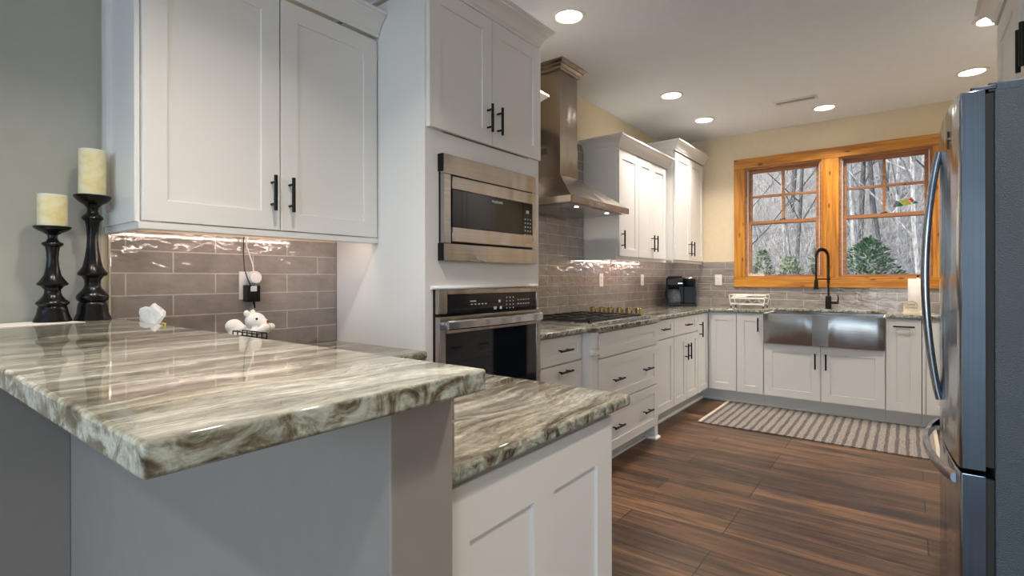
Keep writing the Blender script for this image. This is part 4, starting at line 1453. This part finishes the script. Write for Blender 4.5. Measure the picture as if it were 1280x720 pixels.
b.ball((-0.050, 0.012, 0.088), (0.038, 0.030, 0.046))
b.ball((-0.066, 0.012, 0.120), (0.032, 0.027, 0.028))
body = b.build('body', 'plush', t, local=True)
rm = body.modifiers.new('remesh', 'REMESH')
rm.mode = 'VOXEL'
rm.voxel_size = 0.0035
rm.use_smooth_shade = True
sm = body.modifiers.new('smooth', 'SMOOTH')
sm.iterations = 5
MB().ball((0.071, -0.014, 0.141), (0.0055, 0.007, 0.006)).build('nose', 'nose', t, local=True)
for s_ in (-1, 1):
    MB().ball((0.040, -0.008 + s_ * 0.0265, 0.152), 0.0042, 12, 8).build('eye', 'blackplastic', t, local=True)

t = thing('wire_rack', 'small black wire rack in front of the plush toy', 'rack', (0.577, 0.787, TOP))
b = MB()
bx0, bx1, by0, by1, bz0, bz1 = 0.50, 0.655, 0.772, 0.802, TOP + 0.004, TOP + 0.131
for zz in (bz0, bz1 - 0.016, bz1):
    b.tube([(bx0, by0, zz), (bx1, by0, zz), (bx1, by1, zz), (bx0, by1, zz)], 0.0022, 6, closed=True)
for i in range(6):
    xx = bx0 + (bx1 - bx0) * i / 5
    for yy in (by0, by1):
        b.cyl((xx, yy, bz0), (xx, yy, bz1), 0.0018, 6)
    b.cyl((xx, by0, bz0), (xx, by1, bz0), 0.0018, 6)
for i in range(1, 2):
    yy = by0 + (by1 - by0) * i / 2
    for xx in (bx0, bx1):
        b.cyl((xx, yy, bz0), (xx, yy, bz1), 0.0018, 6)
b.build('wires', 'black', t)
b = MB()
for xx in (bx0, bx1):
    for yy in (by0, by1):
        b.ball((xx, yy, TOP + 0.0033), 0.003, 8, 6)
b.build('feet', 'black', t)

# ================================================================ things on the far counters
t = thing('coffee_maker', 'black two-way coffee maker in the corner', 'coffee maker', (0.235, 5.62, TOP + 0.0004), R(22))
MB().box(-0.155, 0.155, -0.115, 0.115, 0.0, 0.026, 0.006).build('base', 'blackplastic', t, local=True)
b = MB().box(-0.152, 0.15, 0.035, 0.112, 0.0265, 0.30, 0.008).box(0.028, 0.150, -0.05, 0.0345, 0.0265, 0.21, 0.006)
b.build('body', 'blackplastic', t, local=True)
b = MB().box(-0.155, 0.022, -0.112, 0.0345, 0.208, 0.305, 0.018, 3).box(-0.14, 0.012, -0.10, 0.10, 0.3055, 0.318, 0.005)
hd = b.build('brew_head', 'blackplastic', t, local=True)
MB().box(-0.035, 0.012, -0.1135, -0.112, 0.238, 0.246).build('nameplate', 'chrome', hd, local=True)
b = MB().lathe([(0.058, 0.212), (0.066, 0.225), (0.066, 0.285), (0.060, 0.290)], (0.088, -0.035, 0), 28)
b.build('pod_head', 'blackplastic', t, local=True)
MB().lathe([(0.060, 0.2905), (0.068, 0.293), (0.068, 0.300), (0.055, 0.308), (0.001, 0.310)], (0.088, -0.035, 0), 28).build('lid', 'chrome', t, local=True)
cf = MB().lathe([(0.052, 0.0275), (0.066, 0.040), (0.070, 0.085), (0.060, 0.135), (0.050, 0.165), (0.052, 0.178)], (-0.07, -0.035, 0), 28).build('carafe', 'carafe', t, local=True)
MB().lathe([(0.053, 0.1785), (0.056, 0.185), (0.050, 0.198), (0.02, 0.203), (0.001, 0.203)], (-0.07, -0.035, 0), 24).tube([(-0.115, -0.065, 0.185), (-0.150, -0.090, 0.180), (-0.160, -0.097, 0.13), (-0.148, -0.088, 0.075), (-0.130, -0.077, 0.065)], 0.009, 8).build('carafe_handle', 'blackplastic', cf, local=True)

t = thing('dish_rack', 'small white two-tier wire rack left of the sink', 'rack', (0.90, 5.70, TOP))
b = MB()
rx0, rx1, ry0, ry1 = 0.745, 1.075, 5.615, 5.80
for xx in (rx0, rx1):
    for yy in (ry0, ry1):
        b.tube([(xx + (0.012 if xx == rx0 else -0.012), yy, TOP + 0.012), (xx, yy, TOP + 0.075), (xx - (0.008 if xx == rx0 else -0.008), yy, TOP + 0.125)], 0.0042, 8)
for zz in (TOP + 0.03, TOP + 0.088, TOP + 0.128):
    k = 0.010 if zz < TOP + 0.05 else -0.004
    b.tube([(rx0 + k, ry0, zz), (rx1 - k, ry0, zz), (rx1 - k, ry1, zz), (rx0 + k, ry1, zz)], 0.0036, 8, closed=True)
b.build('frame', 'white', t)
for zz in (TOP + 0.0345, TOP + 0.0925):
    MB().box(rx0 + 0.008, rx1 - 0.008, ry0 + 0.003, ry1 - 0.003, zz, zz + 0.008, 0.002).build('shelf', 'white', t)
b = MB()
for xx in (rx0 + 0.012, rx1 - 0.012):
    for yy in (ry0, ry1):
        b.cyl((xx, yy, TOP + 0.0004), (xx, yy, TOP + 0.014), 0.007, 10)
b.build('feet', 'blackplastic', t)
b = MB()
for k, (xa, xb) in enumerate(((0.765, 0.90), (0.80, 1.06))):
    z_ = TOP + 0.101 + k * 0.0135
    b.box(xa, xb, 5.63 + k * 0.01, 5.785, z_, z_ + 0.013, 0.005, 3)
tag(b.build('folded_towels', 'paper'), 'folded white towels on the upper shelf of the rack', 'towel')
b = MB()
NX = 26
rows_ = []
for i in range(NX + 1):
    s_ = i / NX
    x_ = 0.865 + s_ * 0.17
    z_ = TOP + 0.0435 + 0.016 * (1 - math.cos(4 * PI * s_)) * (0.8 + 0.2 * math.sin(9 * s_))
    rows_.append([(x_, 5.625 + 0.03 * s_, z_), (x_ + 0.012, 5.70, z_ + 0.003), (x_ - 0.006, 5.77, z_)])
for A_, B_ in zip(rows_, rows_[1:]):
    for k in range(2):
        b.add([A_[k], A_[k + 1], B_[k + 1], B_[k]], [(0, 1, 2, 3)])
o = b.build('cloth', 'tissue')
so = o.modifiers.new('thickness', 'SOLIDIFY')
so.thickness = 0.003
so.offset = 1
tag(o, 'crumpled white cloth on the lower shelf of the rack', 'cloth')

t = thing('paper_towel_holder', 'paper towel roll on a holder with an arched cream plaque', 'paper towels', (2.275, 5.60, TOP))
MB().lathe([(0.080, 0.0004), (0.080, 0.012), (0.074, 0.016), (0.012, 0.017), (0.008, 0.02), (0.008, 0.298), (0.006, 0.300)], (2.275, 5.60, TOP), 32).build('stand', 'cream', t)
MB().lathe([(0.022, 0.0175), (0.068, 0.0175), (0.069, 0.02), (0.069, 0.286), (0.067, 0.289), (0.022, 0.289)], (2.275, 5.60, TOP), 40).build('roll', 'paper', t)
MB().ball((2.275, 5.60, TOP + 0.311), 0.012, 14, 10).build('finial', 'black', t)
pq = []
for i in range(15):
    a = PI * i / 14
    pq.append((0.052 * math.cos(a), 0.054 + 0.048 * math.sin(a)))
pq = [(0.052, 0.0)] + pq + [(-0.052, 0.0)]
pcx, pcy = 2.228, 5.505
pl = MB().prism(pq, lambda a, c_: (pcx + a, pcy, TOP + 0.004 + c_), lambda a, c_: (pcx + a, pcy + 0.010, TOP + 0.004 + c_), 0.001, 1)
pl.box(2.168, 2.298, 5.500, 5.53, TOP + 0.0004, TOP + 0.0038)
pl = pl.build('plaque', 'cream', t)
b = MB()
b.tube([(pcx + 0.044 * math.cos(PI * i / 14), pcy - 0.0008, TOP + 0.058 + 0.040 * math.sin(PI * i / 14)) for i in range(15)], 0.0012, 5)
b.build('border_line', 'darkmark', pl)
text('PAPER', 'lettering', 'darkmark', pl, (pcx, pcy - 0.0008, TOP + 0.069), (R(90), 0, 0), 0.021)
text('TOWELS', 'lettering', 'darkmark', pl, (pcx, pcy - 0.0008, TOP + 0.045), (R(90), 0, 0), 0.021)

# suncatcher on the right window, word sign on the sill
t = thing('suncatcher', 'stained glass mountain suncatcher hanging in the right window', 'suncatcher', (2.19, YB + 0.05, 1.90))
sy = YB + 0.052
def glassmat(name, c):
    m_ = Mat(name)
    m_.color(m_.ramp(m_.noise(m_.coords(), 40, 2), [(0.3, tuple(x * 0.8 for x in c)), (0.7, c)]))
    m_.set(Roughness=0.15, Transmission_Weight=0.35, IOR=1.2)
    return m_.m
def sc(px_, py_):     # zoomed-picture position to window plane
    return (2.19 + (px_ - 410) / 320 * 0.168, 1.868 + (545 - py_) / 150 * 0.075 - 0.0)
for nm, col, pts_ in (('glass_green', (0.02, 0.22, 0.05), [(290, 552), (390, 535), (320, 455)]), ('glass_violet', (0.22, 0.17, 0.33), [(230, 552), (288, 552), (318, 455), (280, 430)]),
                      ('glass_yellow', (0.55, 0.52, 0.12), [(392, 535), (500, 520), (440, 420), (352, 425), (335, 455)]), ('glass_red', (0.55, 0.10, 0.02), [(502, 495), (535, 460), (490, 395), (455, 425)]),
                      ('glass_teal', (0.01, 0.25, 0.23), [(503, 518), (592, 505), (540, 462), (507, 498)])):
    P2 = [sc(*p) for p in pts_]
    MB().prism(P2, lambda a, c_: (a, sy, c_), lambda a, c_: (a, sy + 0.003, c_)).build(nm, glassmat(nm, col), t)
a0, a1, a2 = sc(345, 425), sc(450, 420), sc(405, 130)
MB().tube([(a0[0], sy + 0.0015, a0[1]), (a2[0], sy, 2.067), (a1[0], sy + 0.0015, a1[1])], 0.0012, 6).build('string', 'string', t)
MB().ball((a2[0], YB + 0.058, 2.07), 0.006, 10, 8).build('hook', 'black', t)
t = thing('word_sign', 'small pale word sign on the sill of the left window', 'sign', (0.95, YB + 0.012, 1.235))
b = MB().box(0.855, 1.012, YB + 0.012, YB + 0.022, 1.2318, 1.245, 0.001)
b.build('bar', 'cream', t)
b = MB()
rn = random.Random(4)
for k in range(11):
    xx = 0.858 + k * 0.0138
    hh = 0.012 + 0.008 * rn.random()
    b.box(xx, xx + 0.009, YB + 0.013, YB + 0.021, 1.2452, 1.2452 + hh, 0.001)
b.build('cutout', 'cream', t)

# rug
t = thing('kitchen_rug', 'striped grey and cream woven runner rug in front of the sink', 'rug', (1.58, 4.88, 0))
b = MB()
NX, NY = 60, 24
RX0, RX1, RY0, RY1 = 0.825, 2.36, 4.415, 5.330
rn = random.Random(2)
gr_ = []
for i in range(NX + 1):
    row = []
    for j in range(NY + 1):
        x = RX0 + (RX1 - RX0) * i / NX
        y = RY0 + (RY1 - RY0) * j / NY
        zz = 0.007 + 0.0018 * math.sin(2 * PI * x / 0.062) + rn.uniform(-0.0006, 0.0006)
        row.append(b.bm.verts.new((x, y + 0.004 * math.sin(6 * x), zz)))
    gr_.append(row)
for i in range(NX):
    for j in range(NY):
        b.bm.faces.new((gr_[i][j], gr_[i + 1][j], gr_[i + 1][j + 1], gr_[i][j + 1]))
edge = [gr_[i][0] for i in range(NX + 1)] + [gr_[NX][j] for j in range(1, NY + 1)] + [gr_[i][NY] for i in range(NX - 1, -1, -1)] + [gr_[0][j] for j in range(NY - 1, 0, -1)]
low = [b.bm.verts.new((v_.co.x, v_.co.y, 0.0006)) for v_ in edge]
for k in range(len(edge)):
    k2 = (k + 1) % len(edge)
    b.bm.faces.new((edge[k], edge[k2], low[k2], low[k]))
b.bm.faces.new(low)
b.build('weave', 'rug', t, ang=60)
for xa, xb in ((RX0 - 0.026, RX0 - 0.001), (RX1 + 0.001, RX1 + 0.026)):
    MB().box(xa, xb, RY0 + 0.002, RY1 - 0.002, 0.0006, 0.0105, 0.003).build('hem', 'hem', t)

# ================================================================ outdoors
m = Mat('leaf_litter_hillside')
v = m.coords()
f = m.noise(v, 1.3, 8, 0.7)
f2 = m.noise(v, 14, 6, 0.75)
f3 = m.noise(m.coords((3.5, 3.5, 0.6)), 6.0, 5, 0.8, 2.0)
c = m.ramp(f, [(0.3, (0.20, 0.165, 0.145)), (0.55, (0.30, 0.26, 0.235)), (0.75, (0.40, 0.36, 0.33))])
c = m.mix(0.6, c, m.ramp(f2, [(0.35, (0.15, 0.12, 0.10)), (0.5, (0.42, 0.37, 0.33)), (0.66, (0.75, 0.72, 0.68))]))
c = m.mix(0.5, c, m.ramp(f3, [(0.42, (0.16, 0.14, 0.13)), (0.5, (0.46, 0.43, 0.40)), (0.58, (0.78, 0.77, 0.75))]))
m.color(c)
m.set(Roughness=0.95)
m.bump(f2, 1.0, 0.1)
M['hill'] = m.m


def bark(name, c0, c1):
    m_ = Mat(name)
    f_ = m_.noise(m_.coords((6, 6, 1.5)), 3.0, 6, 0.7)
    m_.color(m_.ramp(f_, [(0.35, c0), (0.62, c1)]))
    m_.set(Roughness=0.9)
    m_.bump(f_, 0.5, 0.02)
    return m_.m


M['bark_pale'] = bark('pale_bark', (0.17, 0.16, 0.15), (0.58, 0.56, 0.53))
M['bark_grey'] = bark('grey_bark', (0.06, 0.06, 0.06), (0.17, 0.165, 0.16))
M['twig'] = bark('pale_twigs', (0.22, 0.20, 0.18), (0.60, 0.56, 0.52))
for nm, ca, cb_ in (('leaf_dark', (0.025, 0.08, 0.03), (0.09, 0.20, 0.07)), ('leaf_light', (0.12, 0.20, 0.09), (0.36, 0.45, 0.24))):
    m = Mat(nm)
    m.color(m.ramp(m.noise(m.coords(), 6, 4), [(0.3, ca), (0.7, cb_)]))
    m.set(Roughness=0.45)
    M[nm] = m.m


def hill_z(x, y):
    base = -0.25 if y < 11 else -0.25 + (y - 11) * 0.50
    return base + (0.25 * math.sin(0.6 * x + 0.3 * y) + 0.15 * math.sin(1.7 * x - 0.9 * y)) * min(1.0, max(0.0, (y - 9) / 4))


b = MB()
gx = [-45 + i * 1.5 for i in range(61)]
gy = [6.6 + j * 1.2 for j in range(60)]
gg = [[b.bm.verts.new((x, y, hill_z(x, y))) for y in gy] for x in gx]
for i in range(len(gx) - 1):
    for j in range(len(gy) - 1):
        b.bm.faces.new((gg[i][j], gg[i + 1][j], gg[i + 1][j + 1], gg[i][j + 1]))
struct(b.build('terrain', 'hill'))


def grow(b, rn, p, d, r, L, depth, maxd):
    n = 5 if depth == 0 else 3
    pts, rs = [p], [r]
    for k in range(n):
        d = (d + Vector((rn.uniform(-1, 1), rn.uniform(-1, 1), rn.uniform(-0.3, 0.5))) * (0.07 if depth == 0 else 0.20)).normalized()
        p = p + d * (L / n)
        pts.append(p)
        rs.append(r * (1 - 0.72 * (k + 1) / n))
    b.tube(pts, rs, 7 if depth == 0 else 5 if depth == 1 else 3, cap=False)
    if depth < maxd:
        m_ = (15, 6, 4)[depth]
        for k in range(m_):
            s_ = rn.uniform(0.16 if depth == 0 else 0.2, 0.97)
            i = min(n - 1, int(s_ * n))
            q = pts[i].lerp(pts[i + 1], s_ * n - i)
            a = rn.uniform(0, 2 * PI)
            el = rn.uniform(0.25, 0.95)
            dd = Vector((math.cos(a), math.sin(a), el)).normalized()
            dd = (dd + d * 0.3).normalized()
            rr_ = max(0.004, rs[i] * rn.uniform(0.28, 0.45))
            grow(b, rn, q, dd, rr_, L * rn.uniform(0.22, 0.38) * (1.05 - 0.5 * s_), depth + 1, maxd)


def make_tree(seed, h, r, mat, name='bare_tree'):
    rn = random.Random(seed)
    b = MB()
    p = Vector((0, 0, -0.3))
    grow(b, rn, p, Vector((rn.uniform(-0.08, 0.08), rn.uniform(-0.08, 0.08), 1)).normalized(), r, h, 0, 3)
    return b


protos = []
for k, (h, r, mt) in enumerate(((11, 0.085, 'bark_pale'), (9, 0.06, 'bark_grey'), (12, 0.10, 'bark_grey'), (8, 0.045, 'bark_pale'), (10, 0.07, 'bark_pale'))):
    o = make_tree(40 + k, h, r, mt).build('bare_tree', mt)
    protos.append(o)
rn = random.Random(21)
spots = [(-1.05, 13.2, 1, 0.8), (-0.55, 12.6, 0, 0.75), (-0.1, 15.0, 1, 0.9), (0.10, 13.8, 3, 0.9), (0.75, 13.0, 2, 0.6), (1.35, 13.5, 0, 0.85), (1.75, 14.5, 2, 0.7), (2.05, 15.5, 4, 0.8), (2.45, 13.5, 0, 0.8), (2.7, 16.5, 1, 0.9)]
for k in range(44):
    y = rn.uniform(15, 34)
    x = 2.21 + rn.uniform(-0.30, 0.10) * y
    spots.append((x, y, rn.randrange(5), rn.uniform(0.7, 1.15)))
for k in range(14):
    y = rn.uniform(13, 30)
    spots.append((rn.choice((-1, 1)) * rn.uniform(6, 16), y, rn.randrange(5), rn.uniform(0.8, 1.1)))
used = set()
for (x, y, k, s_) in spots:
    o = protos[k] if k not in used else protos[k].copy()
    if k in used:
        COL.objects.link(o)
    used.add(k)
    o.location = (x, y, hill_z(x, y))
    o.rotation_euler = (0, 0, rn.uniform(0, 6.28))
    o.scale = (s_, s_, s_)
    xw = 2.21 + (x - 2.21) * 5.95 / y
    if y < 16 and -2 < x < 3:
        near = True
    else:
        near = False
    tone = 'pale' if k in (0, 3, 4) else 'dark grey'
    if 0.85 < xw < 1.53:
        lab = f'bare {tone} tree on the slope, seen through the left window'
    elif 1.66 < xw < 2.4:
        lab = f'bare {tone} tree on the slope, seen through the right window'
    else:
        lab = f'bare {tone} tree on the slope beside the window view'
    tag(o, lab, 'tree', 'bare winter trees outside')

# dry brush: uncountable thin stems over the slope
b = MB()
rn = random.Random(77)
for k in range(4200):
    y = rn.uniform(13.2, 31)
    x = 2.21 + rn.uniform(-0.32, 0.12) * y
    p = Vector((x, y, hill_z(x, y) - 0.05))
    d = Vector((rn.uniform(-0.7, 0.7), rn.uniform(-0.5, 0.5), 1)).normalized()
    L = rn.uniform(0.5, 2.2)
    q = p + d * L * 0.5
    d2 = (d + Vector((rn.uniform(-0.5, 0.5), rn.uniform(-0.5, 0.5), 0))).normalized()
    e = q + d2 * L * 0.5
    r_ = rn.uniform(0.004, 0.009)
    b.tube([p, q, e], [r_, r_ * 0.75, r_ * 0.3], 3, cap=False)
tag(b.build('dry_brush', 'twig', smooth=False), 'thicket of dry pale stems covering the slope outside', 'brush', kind='stuff')


def bush(name, label, cx, cy, w_, h_, n, mat, seed, leaf=0.05):
    rn_ = random.Random(seed)
    z0 = hill_z(cx, cy)
    t_ = thing(name, label, 'bush', (cx, cy, z0))
    b_ = MB()
    for k in range(n):
        a = rn_.uniform(0, 2 * PI)
        hh = rn_.random()
        rad = w_ * 0.5 * math.sqrt(rn_.random()) * (1 - hh ** 2.2) ** 0.6
        p_ = Vector((cx + rad * math.cos(a), cy + rad * math.sin(a), z0 + 0.06 + hh * h_))
        o_ = Vector((math.cos(a), math.sin(a), rn_.uniform(-0.3, 0.7))).normalized()
        o_ = (o_ + Vector((rn_.uniform(-1, 1), rn_.uniform(-1, 1), rn_.uniform(-0.6, 0.6))) * 0.7).normalized()
        sd = o_.cross(Vector((rn_.uniform(-0.4, 0.4), rn_.uniform(-0.4, 0.4), 1))).normalized()
        L = leaf * rn_.uniform(0.7, 1.4)
        b_.add([p_, p_ + o_ * L * 0.5 + sd * L * 0.22, p_ + o_ * L, p_ + o_ * L * 0.5 - sd * L * 0.22], [(0, 1, 2, 3)])
    b_.build('foliage', mat, t_, smooth=False)
    b_ = MB()
    for k in range(10):
        a = rn_.uniform(0, 2 * PI)
        b_.tube([(cx, cy, z0 - 0.05), (cx + w_ * 0.15 * math.cos(a), cy + w_ * 0.15 * math.sin(a), z0 + h_ * 0.4), (cx + w_ * 0.3 * math.cos(a), cy + w_ * 0.3 * math.sin(a), z0 + h_ * 0.75)], [0.02, 0.013, 0.005], 5)
    b_.build('stems', 'bark_grey', t_)
    return t_


bush('evergreen_bush', 'dark evergreen bush filling the bottom of the right window', 1.62, 11.8, 1.45, 2.0, 4200, 'leaf_dark', 5, 0.085)
bush('evergreen_bush', 'smaller evergreen bush right of the dark bush outside', 2.05, 12.4, 0.8, 1.15, 1200, 'leaf_dark', 6, 0.08)
for k, (x, y) in enumerate(((-1.0, 12.6), (-0.45, 12.9), (0.15, 12.7), (0.7, 13.0))):
    bush('laurel_shrub', ('pale green laurel shrub at the bottom corner of the left window', 'pale green laurel shrub, second from the left casing, low outside', 'pale green laurel shrub low outside behind the lower sash middle', 'pale green laurel shrub low outside behind the faucet')[k],
         x, y, 0.66, 1.05 + 0.1 * (k % 2), 800, 'leaf_light', 30 + k, 0.09)
